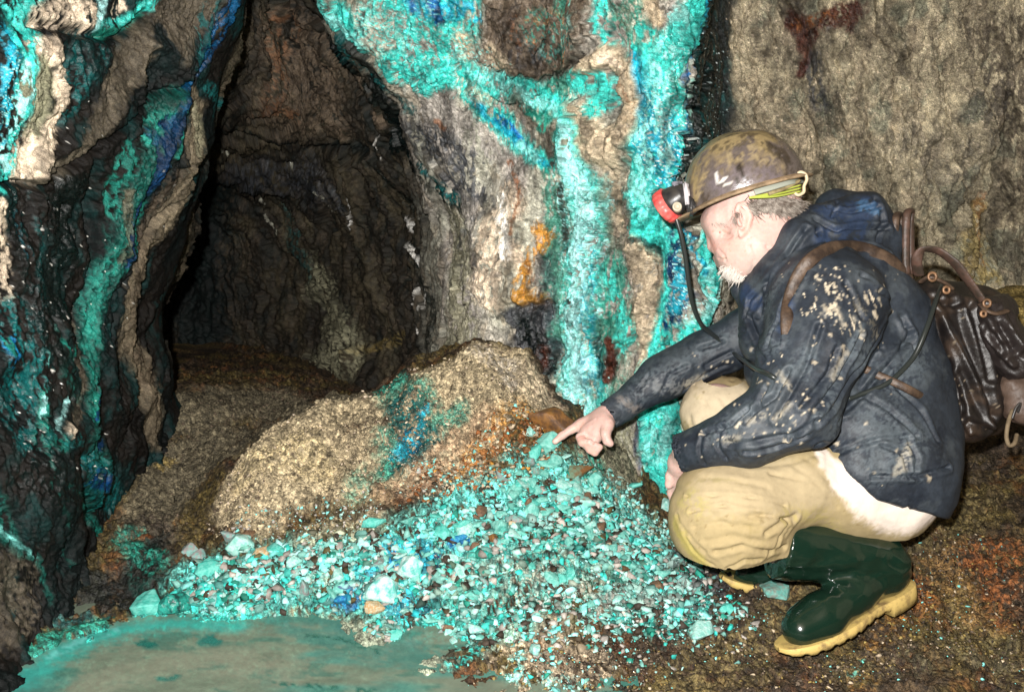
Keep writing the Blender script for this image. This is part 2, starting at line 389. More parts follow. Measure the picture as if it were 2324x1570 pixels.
c('lbrown', [(-20,1290,50),(45,1330,56),(55,1390,46),(10,1420,60)], a=.75, patch=.35, wet=.3)
c('lgreen', [(130,1100,5),(240,1190,20),(290,1230,26),(330,1270,24)], patch=.4, wet=.8)
c('black', [(100,1150,20),(190,1280,60),(220,1360,60),(150,1380,50)], a=.85)  # shade of the undercut hollow painted black into the rock
c('black', [(180,450,50),(170,560,60),(150,660,60)], a=.8, rag=.5, wet=.95)
for q in [(60,560),(100,520),(140,600),(190,650),(80,700),(150,480),(210,560),(60,640),(175,720),(120,840),(60,1000),(150,1060),(230,1010),(200,540),(350,384),(395,420),(310,690),(390,520)]:
    c('white', [(q[0], q[1], 2.2), (q[0]+2, q[1]+2, 2.2)], rag=.4, wet=1)
c('dteal', [(60,450,40),(90,560,30),(110,700,40)], a=.6, patch=.5, wet=.8); c('lgreen', [(150,840,30),(180,900,20)], a=.6, patch=.52)
c('black', [(60,440,40),(60,540,34),(110,640,60),(120,760,60),(180,880,20),(60,1060,60),(150,1130,50)], a=.75, rag=.8, patch=.38, wet=.9)
c('dteal', [(30,900,40),(50,1000,40),(170,1000,16)], a=.7, patch=.5, wet=1)
c('white', [(60,500,60),(120,620,90),(120,800,90),(80,950,80)], fleck=.997, wet=1); c('white', [(200,250,70),(300,500,80),(230,1050,70)], fleck=.9975, wet=1)  # sparkle of the dark wet rock painted as white flecks
c('pale', [(30,150,40),(30,330,40)], fleck=.86, patch=.4); c('navy', [(330,300,10),(365,330,22),(350,420,26),(330,500,20),(310,560,14)], a=.8, rag=.7, patch=.3)
c('obrown', [(290,440,14),(300,520,12),(285,590,12)], a=.7, patch=.3)
# --- tunnel
c('brown', [(640,90,80),(720,160,90),(650,240,90),(760,260,60)], a=.75, patch=.3, wet=.3)
c('rust', [(640,60,40),(600,250,30),(660,250,20)], a=.35, patch=.5)
c('brown', [(800,170,14),(830,220,14),(870,280,14)], a=.9)
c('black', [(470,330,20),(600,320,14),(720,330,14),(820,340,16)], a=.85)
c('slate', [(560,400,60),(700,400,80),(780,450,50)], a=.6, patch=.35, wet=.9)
c('black', [(470,420,60),(450,560,70),(460,700,70),(470,830,60)], a=.9)  # shadow behind the left rock edge painted black on the tunnel wall
c('olive', [(720,640,60),(760,720,60),(800,800,60),(700,850,50)], a=.7, patch=.3)
c('ochre', [(690,850,22),(650,870,16)], a=.4, patch=.4); c('ochre', [(800,800,10),(860,780,14),(905,760,12)], a=.35, patch=.4)
c('dteal', [(630,470,20),(670,560,34),(700,620,26)], a=.5, patch=.45)
for q in [(505,352),(520,362),(555,430),(575,450),(600,500),(612,515),(625,530),(640,480),(660,370),(700,400),(730,430),(745,440),(755,470),(590,470)]:
    c('grey', [(q[0]-3,q[1]-4,2.6),(q[0]+4,q[1]+5,2.6)], rag=.7, wet=1)
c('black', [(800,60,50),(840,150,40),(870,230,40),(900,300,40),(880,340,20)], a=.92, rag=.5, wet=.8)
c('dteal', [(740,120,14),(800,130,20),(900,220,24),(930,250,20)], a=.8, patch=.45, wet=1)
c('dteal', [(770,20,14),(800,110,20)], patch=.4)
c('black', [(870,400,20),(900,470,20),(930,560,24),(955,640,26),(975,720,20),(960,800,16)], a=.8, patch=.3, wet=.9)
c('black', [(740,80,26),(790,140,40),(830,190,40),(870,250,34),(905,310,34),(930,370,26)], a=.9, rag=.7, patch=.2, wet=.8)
c('brown', [(395,410,26),(380,480,26),(345,590,26),(318,680,28),(325,790,34),(360,880,44)], a=.55, patch=.35, wet=.2)
for a_ in [[(900,500,8),(918,540,10),(925,585,12)],[(908,560,10),(920,590,12)],[(930,560,6),(945,600,8)],[(812,440,4),(822,480,6),(815,520,5)],[(945,640,7),(940,690,6)],[(960,660,5),(948,700,6)],[(938,740,8),(945,755,6)],[(850,300,3),(870,370,3)]]:
    c('white', a_, rag=.7, patch=.4, wet=.9, lift=.004)
# --- main wall, general rock
c('olive', [(1030,500,60),(1050,600,70),(1050,700,60),(1060,780,60),(1020,790,50)], a=.75, patch=.22, wet=.4)
c('slate', [(930,280,24),(980,330,44),(1040,300,40),(1090,340,40),(1040,400,40),(1000,450,30)], a=.7, patch=.45, wet=.7); c('slate', [(1080,430,20),(1120,470,14),(1060,520,14),(1040,560,12)], a=.7, patch=.4)
c('slate', [(940,320,34),(1000,330,60),(1060,350,50),(1030,420,50),(1090,440,24)], a=.75, patch=.4, wet=.8)
c('black', [(900,330,34),(960,400,32),(1010,440,26),(1050,470,18)], a=.85, patch=.35, wet=.9)
c('dteal', [(960,380,24),(1000,420,24),(1040,450,20)], patch=.52, wet=1)
c('mauve', [(980,240,30),(1060,280,40),(1130,330,36),(1190,400,30)], a=.8, patch=.3)
c('rust', [(990,275,8),(1010,290,8)], a=.7); c('dbrown', [(1240,300,26),(1250,340,30),(1260,370,16)], a=.85)
c('grey', [(1220,410,30),(1215,470,30),(1200,500,20)], a=.8, rag=.3)
# top
c('teal', [(730,-80,50),(760,20,40),(800,50,44),(870,80,60),(900,150,46),(960,180,40)], patch=.34, wet=.6, lift=.01)
c('teal', [(860,-60,60),(950,60,44),(1040,50,60),(1060,-60,60),(1000,110,44),(960,150,50),(1050,160,26)], patch=.3, wet=.5, lift=.008)
c('mint', [(740,0,20),(790,60,22),(830,90,18)], patch=.5, wet=.6)
c('grey', [(870,70,44),(860,110,24),(820,20,14)], patch=.5)
c('tan', [(1050,90,24),(1060,130,12)], patch=.45)
c('azure', [(930,-20,26),(960,20,22),(1000,30,22),(1060,20,26),(1090,40,14)], patch=.42, wet=.8)
c('blue', [(940,-10,11),(945,22,8)], wet=.9, rag=.6); c('blue', [(985,-10,14),(998,40,12)], wet=.9, rag=.6)
c('brown', [(1150,20,48),(1140,110,50),(1200,60,60),(1300,-30,60),(1290,40,66),(1260,110,56),(1190,150,46)], a=.95, rag=.4, lift=.025, wet=.4)
c('dbrown', [(1150,50,34),(1200,30,40),(1240,130,40),(1300,60,24)], a=.8, patch=.42)
c('slate', [(1230,70,44),(1180,120,30),(1300,90,24)], a=.75, patch=.45, wet=.8)
c('green', [(1280,20,40),(1270,90,50),(1220,60,40)], a=.8, patch=.5)
c('mint', [(1300,0,20),(1320,50,16),(1240,100,30)], a=.6, patch=.62)
c('rust', [(1200,70,50),(1290,60,50),(1290,130,12)], a=.8, patch=.66)
c('tan', [(1140,140,24),(1120,105,18)], a=.8, patch=.4); c('tan', [(1140,125,16)], a=.6)
c('teal', [(1380,-60,24),(1378,20,20),(1376,60,16),(1390,100,16)], wet=.8, patch=.3)
c('slate', [(1402,-40,10),(1400,40,10),(1392,70,8)], a=.9, patch=.35)
c('green', [(1430,-20,36),(1420,40,36),(1450,90,40),(1440,130,22)], a=.9, patch=.32, wet=.6)
c('brown', [(1412,10,22),(1420,60,16)], a=.7, patch=.45)
c('tan', [(1470,-20,20),(1480,15,20),(1495,45,16)], rag=.3)
c('teal', [(1440,120,22),(1470,140,34),(1500,100,30),(1460,70,14)], patch=.36, wet=.6)
# right bright vein
c('teal', [(1560,-80,36),(1560,0,34),(1555,60,36),(1530,110,40),(1495,170,50),(1500,240,62),(1490,310,66),(1480,370,62),(1465,440,56),(1475,500,56),(1500,550,38)], rag=.35, wet=.55, lift=.014)
c('azure', [(1580,-40,14),(1570,60,16),(1555,120,14)], patch=.4, wet=1)
c('green', [(1520,90,8),(1500,170,14),(1530,190,12)], a=.8, patch=.4)
c('azure', [(1440,130,16),(1445,190,20),(1460,250,26),(1490,310,46),(1520,360,44),(1530,420,28),(1525,470,16)], patch=.12, wet=.95)
c('azure', [(1450,140,20),(1480,240,40),(1490,330,50),(1500,400,40)], a=.6, patch=.35, wet=.95)
c('blue', [(1560,120,14),(1555,180,20),(1550,260,14),(1548,340,12),(1540,410,12)], patch=.5, wet=1)
c('pale', [(1480,300,30),(1530,340,30),(1500,280,30),(1530,400,20)], patch=.66, wet=1)
c('mint', [(1545,30,20),(1500,130,24),(1470,390,50),(1460,460,40)], patch=.5, wet=.4)
c('green', [(1500,430,12),(1530,460,10)], patch=.4)
# central web
c('teal', [(960,190,26),(1060,170,22),(1110,190,26),(1150,200,34),(1210,215,40),(1260,235,40),(1290,250,36)], patch=.27, rag=.45, wet=.5, lift=.012)
c('mint', [(1065,165,10),(1150,190,16),(1220,230,20),(1270,250,16)], patch=.5)
c('teal', [(1060,205,18),(1100,245,28),(1140,280,32),(1170,320,28),(1205,350,24),(1255,384,16)], patch=.28, wet=.7, lift=.01)
c('azure', [(1075,215,10),(1100,250,14),(1140,285,18),(1170,320,16),(1205,350,12),(1250,382,8)], patch=.42, wet=.8)
c('blue', [(1130,270,9),(1165,300,10),(1200,345,6)], patch=.45, wet=.9)
c('mint', [(1180,330,14),(1215,360,12)], patch=.4)
c('brown', [(1160,215,26),(1190,250,20),(1220,280,20)], a=.8, patch=.42)
c('green', [(1200,255,14),(1240,270,16),(1230,290,14)], patch=.4)
c('tan', [(1075,205,20),(1120,230,14)], a=.6, patch=.4)
c('tan', [(1340,150,18),(1385,128,26),(1415,170,26),(1428,230,22),(1420,290,26),(1385,330,44),(1350,330,44),(1320,280,36),(1300,250,24)], rag=.3, wet=.35, lift=.03)
c('tan', [(1380,350,30),(1390,400,22),(1340,250,30)], a=.8, patch=.3)
c('cream', [(1385,132,14),(1400,150,10)], rag=.3); c('rust', [(1410,175,6),(1425,230,5)], a=.5, patch=.4)
c('green', [(1280,190,30),(1320,170,22),(1250,195,14)], a=.9, patch=.25, wet=.5)
c('teal', [(1320,190,30),(1360,180,26),(1370,230,26),(1350,250,20)], patch=.35)
c('dbrown', [(1230,180,8),(1270,165,8),(1310,140,8),(1340,125,6)], a=.85)
# main vein
c('green', [(1290,300,34),(1300,400,44),(1350,480,64),(1350,600,70),(1350,720,70),(1350,850,76),(1330,940,50)], a=.85, patch=.33, wet=.6)
c('green', [(1245,390,14),(1255,480,24),(1258,580,26),(1262,680,26),(1270,780,24)], a=.85, patch=.25, wet=.5)
c('black', [(1275,420,5),(1278,520,6),(1300,640,5),(1290,760,6),(1285,830,9)], a=.8)
c('slate', [(1240,600,22),(1245,690,26)], a=.7, patch=.42)
c('teal', [(1290,255,28),(1290,310,28),(1305,370,34),(1335,430,48),(1340,500,52),(1328,560,44),(1330,620,44),(1325,700,42),(1320,770,42),(1330,840,50),(1330,900,52),(1310,955,30)], patch=.2, rag=.4, wet=.6, lift=.018)
c('mint', [(1290,280,20),(1295,340,26),(1320,410,34),(1335,450,38),(1330,520,34),(1320,600,28),(1325,680,26),(1312,760,30),(1325,850,38),(1320,920,38)], patch=.24, wet=.6, lift=.006)
c('pale', [(1295,300,14),(1300,350,18),(1310,400,22),(1335,460,28),(1320,540,20),(1325,620,18),(1315,740,18),(1330,860,28),(1310,920,26)], patch=.36, wet=.6)
c('azure', [(1340,560,20),(1350,640,16),(1345,800,26),(1350,870,26)], a=.7, patch=.5)
# between
c('brown', [(1385,440,30),(1400,500,34),(1390,560,30)], a=.75, patch=.3)
c('tan', [(1390,430,16),(1400,520,14)], a=.6, patch=.5)
c('green', [(1400,600,30),(1400,680,36),(1420,760,40),(1440,700,20)], a=.85, patch=.36)
c('teal', [(1385,620,14),(1400,690,20),(1440,750,30),(1400,790,30)], a=.8, patch=.52)
c('tan', [(1440,555,24),(1465,600,40),(1480,650,38),(1470,710,30),(1482,770,34),(1480,830,24)], rag=.25, a=.9, patch=.15, wet=.4, lift=.028)
c('brown', [(1450,620,20),(1470,700,16)], a=.5, patch=.5)
c('black', [(1430,545,6),(1465,540,6),(1500,575,6)], a=.8)
c('teal', [(1515,570,12),(1515,640,14),(1510,700,16),(1500,760,16),(1480,820,16)], patch=.2, wet=.6)
c('navy', [(1530,480,18),(1540,540,28),(1535,600,28),(1540,660,22),(1520,730,20)], patch=.3, wet=1)
c('azure', [(1540,520,18),(1550,600,14),(1530,700,14)], patch=.45, wet=1)
c('teal', [(1580,540,20),(1590,600,34),(1605,660,42),(1600,720,44),(1560,770,44),(1520,800,40)], rag=.35, patch=.12, wet=.7, lift=.01)
c('pale', [(1620,660,20),(1600,700,24)], patch=.5); c('mint', [(1590,620,30),(1580,740,30)], patch=.5)
c('azure', [(1560,560,8),(1590,620,8)], patch=.4)
c('green', [(1490,860,40),(1500,940,44)], a=.8); c('teal', [(1495,850,40),(1500,930,44),(1500,1010,40),(1495,1080,34),(1482,1140,24)], rag=.35, patch=.12, wet=.5, lift=.02)
c('mint', [(1500,960,30),(1495,1030,28)], patch=.48)
c('navy', [(1455,950,8),(1450,1010,8),(1455,1060,6)], a=.7, patch=.35)
c('olive', [(1410,960,30),(1410,1030,40),(1430,1090,30)], a=.9, patch=.2)
# cream and orange
c('cream', [(1150,430,20),(1160,470,34),(1130,520,30),(1135,580,38),(1110,650,34),(1130,680,26)], patch=.33, wet=.4, lift=.006)
c('cream', [(1165,560,20),(1190,600,16)], patch=.34); c('white', [(1135,450,14),(1160,580,14)], patch=.5)
c('rust', [(1150,370,8),(1170,405,9),(1180,440,10),(1170,480,7),(1165,530,5)], a=.8, patch=.45, rag=1.1)
c('slate', [(1090,520,10),(1100,600,12),(1140,620,10)], a=.5, patch=.5)
c('orange', [(1220,520,16),(1240,535,18),(1240,560,14),(1215,560,12),(1200,600,12),(1192,640,16),(1200,675,22),(1232,685,20)], rag=1.1, patch=.3, wet=.3, lift=.014)
c('rust', [(1205,590,10),(1215,640,10)], a=.6, patch=.45)
c('slate', [(1175,715,26),(1240,710,32),(1200,770,46),(1250,790,30),(1210,840,40),(1235,880,32)], rag=.3, a=.95, wet=.85, lift=-.01)
c('black', [(1200,740,30),(1250,830,30),(1200,860,24)], patch=.4, wet=.9)
c('drust', [(1240,790,14),(1235,820,16)], a=.9, patch=.3); c('drust', [(1395,765,12),(1398,810,15),(1385,850,14)], rag=.25, wet=1, lift=.012)
c('black', [(1368,770,8),(1368,850,8)], a=.8)
# crease
for du_ in (0, 14, 28, 42, 52):
    c('black', [(1608+du_,-100,22),(1604+du_,0,22),(1598+du_,90,22),(1592+du_,180,22),(1590+du_,260,22),(1588+du_,330,18),(1580+du_*.6,400,14)], rag=.5, wet=.9, a=.9, patch=.12)
c('dteal', [(1620,30,16),(1606,150,16),(1600,260,16)], patch=.5, wet=1)
c('black', [(1620,-80,22),(1616,0,24),(1605,80,32),(1595,160,34),(1590,240,32),(1588,320,30),(1560,400,22)], rag=.6, wet=1, patch=.12)
c('dteal', [(1590,60,20),(1575,180,20),(1575,300,16)], patch=.45, wet=1)
c('black', [(1585,470,20),(1600,540,22),(1640,600,26),(1655,680,24)], a=.9, patch=.15, wet=.8)
for pts_ in ([(1585,150,18),(1568,200,24),(1560,260,28),(1556,330,26),(1550,390,20)], [(1625,60,14),(1612,120,22),(1596,170,32),(1588,230,38),(1582,300,38),(1576,380,34),(1568,430,20)], [(1560,200,14),(1556,280,16),(1552,350,14)]):
    c('black', pts_, rag=.7, wet=1, a=.93, patch=.16)
c('dteal', [(1590,180,30),(1580,260,30),(1575,350,30)], a=.8, patch=.55, wet=1)
c('white', [(1590,120,30),(1585,220,36),(1578,320,36),(1565,400,30)], fleck=.95, wet=1)  # crystal specks and sparkle painted as white flecks
c('pale', [(1520,100,30),(1530,200,30),(1510,300,50),(1520,380,44),(1540,450,20)], fleck=.80, patch=.3, wet=1)
c('white', [(1500,240,50),(1510,330,60),(1510,400,44)], fleck=.93, wet=1)  # white sparkle on the wet vein painted into its colour
c('pale', [(1540,480,24),(1545,600,24),(1530,700,20),(1600,700,40)], fleck=.86, wet=1)
c('pale', [(1320,430,60),(1320,600,50),(1320,780,50),(1320,900,50)], fleck=.82, wet=.8); c('mint', [(960,100,90),(1100,170,50),(860,60,60)], fleck=.86)
# right wall
c('cream', [(1750,100,120),(1900,250,140),(2150,250,160),(2200,80,120)], fleck=.965, a=.7, wet=1)
c('dbrown', [(1790,-40,60),(1810,30,40),(1800,60,24)], a=.7, patch=.35, wet=.9)
c('drust', [(1805,50,30),(1830,80,30),(1825,130,22),(1815,165,12)], rag=.4, wet=1, lift=.008)
c('drust', [(1880,45,24),(1940,25,30),(1930,60,18)], rag=.5, wet=1, patch=.25, lift=.006)
c('rust', [(1880,40,20),(1805,60,16)], patch=.55, wet=1); c('white', [(1880,55,14)], patch=.6, wet=1, a=.5)
c('slate', [(1850,130,20),(1850,190,22),(1865,240,22)], a=.8, patch=.3, wet=.8)
c('ochre', [(2235,470,14),(2220,560,44),(2210,620,44),(2230,640,40)], a=.75, patch=.28)
c('rust', [(2240,440,6),(2235,520,8),(2240,600,8)], a=.5, patch=.35)
c('dbrown', [(2300,430,30),(2290,540,34),(2310,620,26)], a=.6, patch=.3)
c('dbrown', [(2320,60,40),(2220,90,40),(2260,220,60),(2320,320,50)], a=.5, patch=.4)
c('tan', [(1720,250,60),(1760,300,60),(1900,320,60)], a=.35, patch=.4)
c('dbrown', [(1700,20,60),(1740,120,40),(2000,60,80),(2150,160,70)], a=.4, patch=.48, wet=.8); c('slate', [(2050,300,60),(2150,420,80),(2280,200,60)], a=.35, patch=.5, wet=.8); c('dbrown', [(2260,20,90),(2320,200,60),(2310,400,40)], a=.5, patch=.4, wet=.7)

cz2 = sstep(18.15, 18.55, TU + .35 * nB + .25 * nA) * (1 - sstep(19.9, 20.3, TU)) * sstep(.80, .92, base[:, 2] + .05 * nA) * (1 - sstep(1.22, 1.32, base[:, 2] + .05 * nA))
W_.col = mixc(W_.col, mixc(np.tile(cc('black'), (len(TU), 1)), cc('dteal'), t3 * .5), np.clip(cz2 * .95, 0, 1)).astype(np.float32)
fl = (cz2 > .5) & (W_.rnd > .985); W_.col[fl] = (.6, .75, .75); W_.wet = np.maximum(W_.wet, .8 * cz2)  # pale specks and sparkle painted into the crease colour
# relief: layer cracks and steps read off the rock
v = W_.carve
for a_, dp in [([(0,425,8),(120,430,8),(200,380,8),(240,330,8),(290,290,8),(330,240,8),(400,200,8),(470,140,8)], -.03),
    ([(70,50,10),(150,60,12),(240,80,12),(290,85,10),(350,30,12)], -.03),
    ([(395,205,7),(320,300,7),(300,330,6)], -.02), ([(430,430,6),(385,500,6),(370,540,8),(330,600,8),(300,660,8)], -.022),
    ([(400,390,5),(440,360,6)], -.02), ([(290,720,8),(275,800,9),(290,820,10)], -.03),
    ([(180,1040,10),(170,1090,12),(230,1170,16),(260,1250,20)], -.04), ([(235,330,9),(235,500,12),(240,640,12),(205,760,14)], -.03),
    ([(480,330,10),(600,325,12),(720,335,12),(830,345,12)], -.05), ([(560,70,7),(660,70,8),(700,90,7)], -.02),
    ([(830,160,10),(900,260,14),(870,340,12)], -.03), ([(1095,150,9),(1150,175,9),(1210,185,9),(1270,165,9),(1330,130,9)], -.03),
    ([(1275,400,7),(1285,500,8),(1295,620,8),(1285,760,8)], -.025), ([(1440,340,7),(1410,400,8),(1400,460,8)], -.018),
    ([(1160,690,9),(1250,690,9)], -.02), ([(1270,700,8),(1275,850,9)], -.025), ([(1500,560,6),(1510,640,7),(1490,760,7)], -.018),
    ([(1620,0,20),(1600,200,20),(1595,330,20)], -.05), ([(1370,740,7),(1365,860,7)], -.02), ([(930,330,7),(990,440,9),(1000,560,9)], -.018),
    ([(600,380,14),(680,480,12),(720,560,12)], .03), ([(760,420,14),(830,560,14),(860,700,14)], .025), ([(1100,450,10),(1090,600,10)], .012)]:
    v(dp, a_)
# broad and fine relief of the rock: broken facets, steps and grain, different in each mass
pz = base.astype(np.float32)
big = fbm(pz, 3.0, 3, .5, 2.0) * 0.05 + (.5 - np.abs(fbm(pz * np.array([1, 1, .6], np.float32), 7.5, 2, .45, 12.0))) * .035 * (1 - .3 * tunz)
wz = pz + np.stack([fbm(pz, 7, 3, .5, 31.), fbm(pz, 7, 3, .5, 41.), fbm(pz, 7, 3, .5, 51.)], 1) * .035
S1 = np.array([[.95, 0, -.2], [0, 1, 0], [.25, 0, .5]], np.float32)
d1, f1, r1 = worley(wz @ S1, 9); d2, f2, r2 = worley(wz @ S1, 24); d3, f3, r3 = worley(wz @ S1, 60)
sl = pz @ np.array([[.9, 0, -.5], [0, 1, 0], [.35, 0, .6]], np.float32)
rgt = fbm(sl * np.array([1, 1, .5], np.float32), 15, 5, .6, 3.0)
str_ = fbm(wz * np.array([1, 1, .22], np.float32), 26, 4, .6, 13.)
fine = np.abs(fbm(pz @ S1, 45, 4, .65, 8.0))
facets = f1 * .6 + f2 * .7 + (r2 - .5) * .002 + f3 * .7
disp = big * (1 - .5 * rightz) + facets * (.18 * leftz + .42 * tunz + .6 * mainz + .35 * rightz) + str_ * (.008 * leftz + .011 * tunz + .010 * mainz) \
     + rgt * .036 * rightz - fine * .012 + nF * .0014 + nB * .003
diag = fbm(sl * np.array([1, 1, .35], np.float32), 20, 3, .5, 53.); disp += -sstep(.05, .5, diag) * .022 * rightz
edge = 1 - sstep(0, 1.2, np.abs(TU - 7.0))
flank = sstep(18.7, 19.1, TU) * (1 - sstep(20.0, 20.4, TU)); rimz = sstep(12.2, 12.8, TU) * (1 - sstep(14.2, 14.8, TU))
disp = disp * (1 - .5 * edge) * (1 - .65 * flank) * (1 - .45 * rimz) + W_.relief
# grains and broken faces of the rock differ in tone
W_.col *= (1 + (r2 - .5) * .35 + (r3 - .5) * .5 + nF * .25)[:, None]
def cracks(p, fr, wd, off):
    return 1 - sstep(0, wd, np.abs(fbm(p, fr, 4, .55, off)))
cq = wz @ S1
ck1, ck2, ck3 = cracks(cq, 9, .035, 3.), cracks(cq, 24, .055, 23.), cracks(cq, 60, .08, 43.)
gate = sstep(-.2, .3, nC); W_.col *= (1 + .25 * rightz * (1 - 2.2 * sstep(.1, .45, diag)))[:, None]
ck = np.clip(ck1 * .8 + ck2 * gate * .8 + ck3 * .6, 0, 1) * (1 - .5 * leftz)
disp -= (ck1 * .006 + ck2 * gate * .004 + ck3 * .002) * (1 - .7 * leftz)
W_.col *= (1 - ck * (.72 * mainz + .5 * leftz + .5 * tunz + .35 * rightz))[:, None]
spk = sstep(.28, .55, fbm(pz, 190, 2, .6, 91.)); W_.col *= (1 - .35 * spk)[:, None]
lsp = sstep(.30, .6, fbm(pz, 170, 2, .6, 61.)) * (mainz + rightz * .6); W_.col = W_.col * (1 + .35 * lsp[:, None]) + lsp[:, None] * .03
pit = sstep(.10, .5, str_ + nB * .6)
W_.col *= (1 - pit * (.45 * mainz + .35 * leftz + .4 * tunz + .25 * rightz))[:, None]
V = base + nr * disp[:, None]
# colours are already darkened along cracks and streaks
Vg = V.reshape(NR, NC, 3)
rock_mat = mat_attr('rock', rough=(0.85, 0.1), bump=((90, 0.45, 0.006), (330, 0.55, 0.0025)), var=0.4, varscale=90, spec=0.28, fine=(420, .6, 1.35))
spans = [('rock_wall', 0, 7.3, 'dark layered rock wall at the left with green and blue mineral stripes'),
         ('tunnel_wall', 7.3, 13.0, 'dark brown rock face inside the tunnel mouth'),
         ('rock_wall', 13.0, 19.6, 'grey rock wall in the middle covered by bright turquoise mineral veins'),
         ('rock_wall', 19.6, 99, 'rough tan rock wall behind the crouching man')]
rock_mat2 = mat_attr('grainy_rock', rough=(0.85, 0.22), bump=((60, 0.6, 0.008), (240, .8, 0.004)), var=0.4, varscale=70, spec=0.4, fine=(330, .5, 1.6))
idx = np.arange(NR * NC).reshape(NR, NC)
for nm, a_, b_, lb in spans:
    ks = np.where((tu >= a_ - 1e-6) & (tu <= b_ + 1e-6))[0]
    if b_ < 99: ks = np.append(ks, ks[-1] + 1)
    sub = idx[:, ks]; VV = V[sub.ravel()]
    F = grid_faces(NR, len(ks))
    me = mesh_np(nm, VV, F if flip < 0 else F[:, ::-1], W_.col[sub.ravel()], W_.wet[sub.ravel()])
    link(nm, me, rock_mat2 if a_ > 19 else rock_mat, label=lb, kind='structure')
# cave roof over the photographer
gx, gy = np.meshgrid(np.linspace(-2.6, 2.9, 140), np.linspace(-2.5, 2.4, 130))
q = np.stack([gx, gy, np.full_like(gx, 2.05)], -1).reshape(-1, 3)
q[:, 2] += fbm(q, 1.6, 4) * .18
cq = np.tile(cc('brown'), (len(q), 1)) * (1 + .4 * fbm(q, 6, 3)[:, None])
link('cave_roof', mesh_np('cave_roof', q, grid_faces(130, 140), cq, np.full(len(q), .3)), rock_mat, kind='structure', label='rough brown rock roof of the mine passage')

# ------------------------------------------------------------------ ground
GP = [ # (u, v, d) points the ground passes through
 (480,1200,2.46),(520,1100,2.52),(550,1040,2.58),(620,980,2.66),(700,930,2.72),(790,905,2.76),(880,880,2.78),(960,820,2.76),(1050,775,2.74),(1150,770,2.72),(1200,800,2.70),
 (1240,870,2.68),(1300,950,2.62),(1400,1040,2.60),(1490,1140,2.60),
 (620,1100,2.45),(700,1040,2.52),(800,1000,2.56),(900,960,2.58),(1000,900,2.60),(1100,860,2.62),(1150,920,2.56),(1230,1000,2.48),(1100,1020,2.48),(950,1080,2.44),(800,1140,2.40),(620,1200,2.38),
 (450,1290,2.30),(560,1290,2.28),(700,1270,2.29),(860,1230,2.31),(1000,1190,2.33),(1140,1140,2.37),(1280,1120,2.42),(1400,1160,2.47),(1520,1220,2.48),
 (360,1385,2.215),(480,1392,2.205),(640,1375,2.215),(800,1380,2.20),(920,1300,2.25),(1080,1270,2.26),(1240,1240,2.28),(1400,1280,2.28),(1560,1330,2.27),
 (880,1440,2.115),(960,1490,2.05),(1040,1560,1.965),(1080,1640,1.88),(1080,1450,2.09),(1240,1400,2.12),(1400,1420,2.11),(1600,1450,2.09),(1700,1380,2.19),(1800,1500,2.03),(1900,1420,2.13),(2050,1350,2.23),(2200,1300,2.31),(2300,1480,2.07),(2300,1200,2.48),
 (1200,1540,1.96),(1500,1560,1.945),(1800,1600,1.905),(2200,1600,1.90),(1740,1340,2.25),(1650,1320,2.28),(1700,1200,2.5),(1800,1100,2.72),(2000,1060,2.82),(2200,1040,2.88),(2324,1020,2.90),
 (190,1388,2.19),(120,1400,2.165),(160,1340,2.26),(60,1415,2.14),(250,1385,2.20),
 # behind the crest and on into the tunnel
 (430,915,3.02),(520,880,3.3),(600,880,3.38),(700,888,3.42),(760,892,3.45),(360,980,2.95),(320,1040,2.80),(300,1120,2.64),(420,1000,2.92),(420,1100,2.70),(520,960,3.0),(600,930,3.15),(380,1190,2.52),(340,1260,2.38),(290,1330,2.285),(240,1370,2.215),
 # back right slope
 (2250,800,3.12),(2250,700,3.22),(2350,640,3.3),(2100,900,3.1)]
g3 = PA(GP)
extra = np.array([[-.9,3.9,.05],[-.3,3.9,.0],[.3,3.6,.0],[-.3,3.25,.12],[.1,3.1,.10],[-.6,4.4,0],[0,4.4,0],[1.2,3.9,.6],[2,3.4,.8],[2.2,2.4,.3],
  [-1.9,2.4,0],[-1.9,1,0],[-1.9,-.5,0],[2.4,1,0.03],[2.4,-1,0.02],[0,-1.5,0.02],[0,.5,0.02],[1,.8,0.02],[.6,1.2,.02],[-1.6,3.4,.1],[1.5,3.1,.30],[.75,3.15,.10],
  # pool bed
  [-.55,1.75,-.09],[-.3,1.7,-.09],[-.8,1.75,-.08],[-.5,1.5,-.10],[-.95,1.75,-.03],[-.9,1.5,-.06],[-.3,1.3,-.08],[-.6,1.1,-.06],[-.2,1.85,-.06],[-.45,1.9,-.06],[-.7,1.9,-.05],[-.1,1.55,-.06],
  # low hollow under the left rock
  [-1.15,2.05,.0],[-1.2,2.4,.02],[-.98,2.0,-.02]])
g3 = np.vstack([g3, extra])
def tps_fit(xy, z, lam=2e-4):
    n = len(xy); r = np.linalg.norm(xy[:, None] - xy[None], axis=2)
    K = np.where(r > 0, r * r * np.log(r + 1e-12), 0) + lam * np.eye(n)
    Pm = np.hstack([np.ones((n, 1)), xy]); M = np.zeros((n + 3, n + 3)); M[:n, :n] = K; M[:n, n:] = Pm; M[n:, :n] = Pm.T
    return np.linalg.solve(M, np.concatenate([z, np.zeros(3)]))
TW = tps_fit(g3[:, :2], g3[:, 2])
def ground_z(x, y):
    x = np.asarray(x, float); sh = x.shape; q = np.stack([x.ravel(), np.asarray(y, float).ravel()], 1)
    out = np.empty(len(q))
    for s in range(0, len(q), 60000):
        r2 = ((q[s:s+60000, None] - g3[None, :, :2]) ** 2).sum(2)
        out[s:s+60000] = 0.5 * (r2 * np.log(r2 + 1e-18)) @ TW[:-3] + TW[-3] + q[s:s+60000] @ TW[-2:]
    return np.clip(out, -.12, .9).reshape(sh)
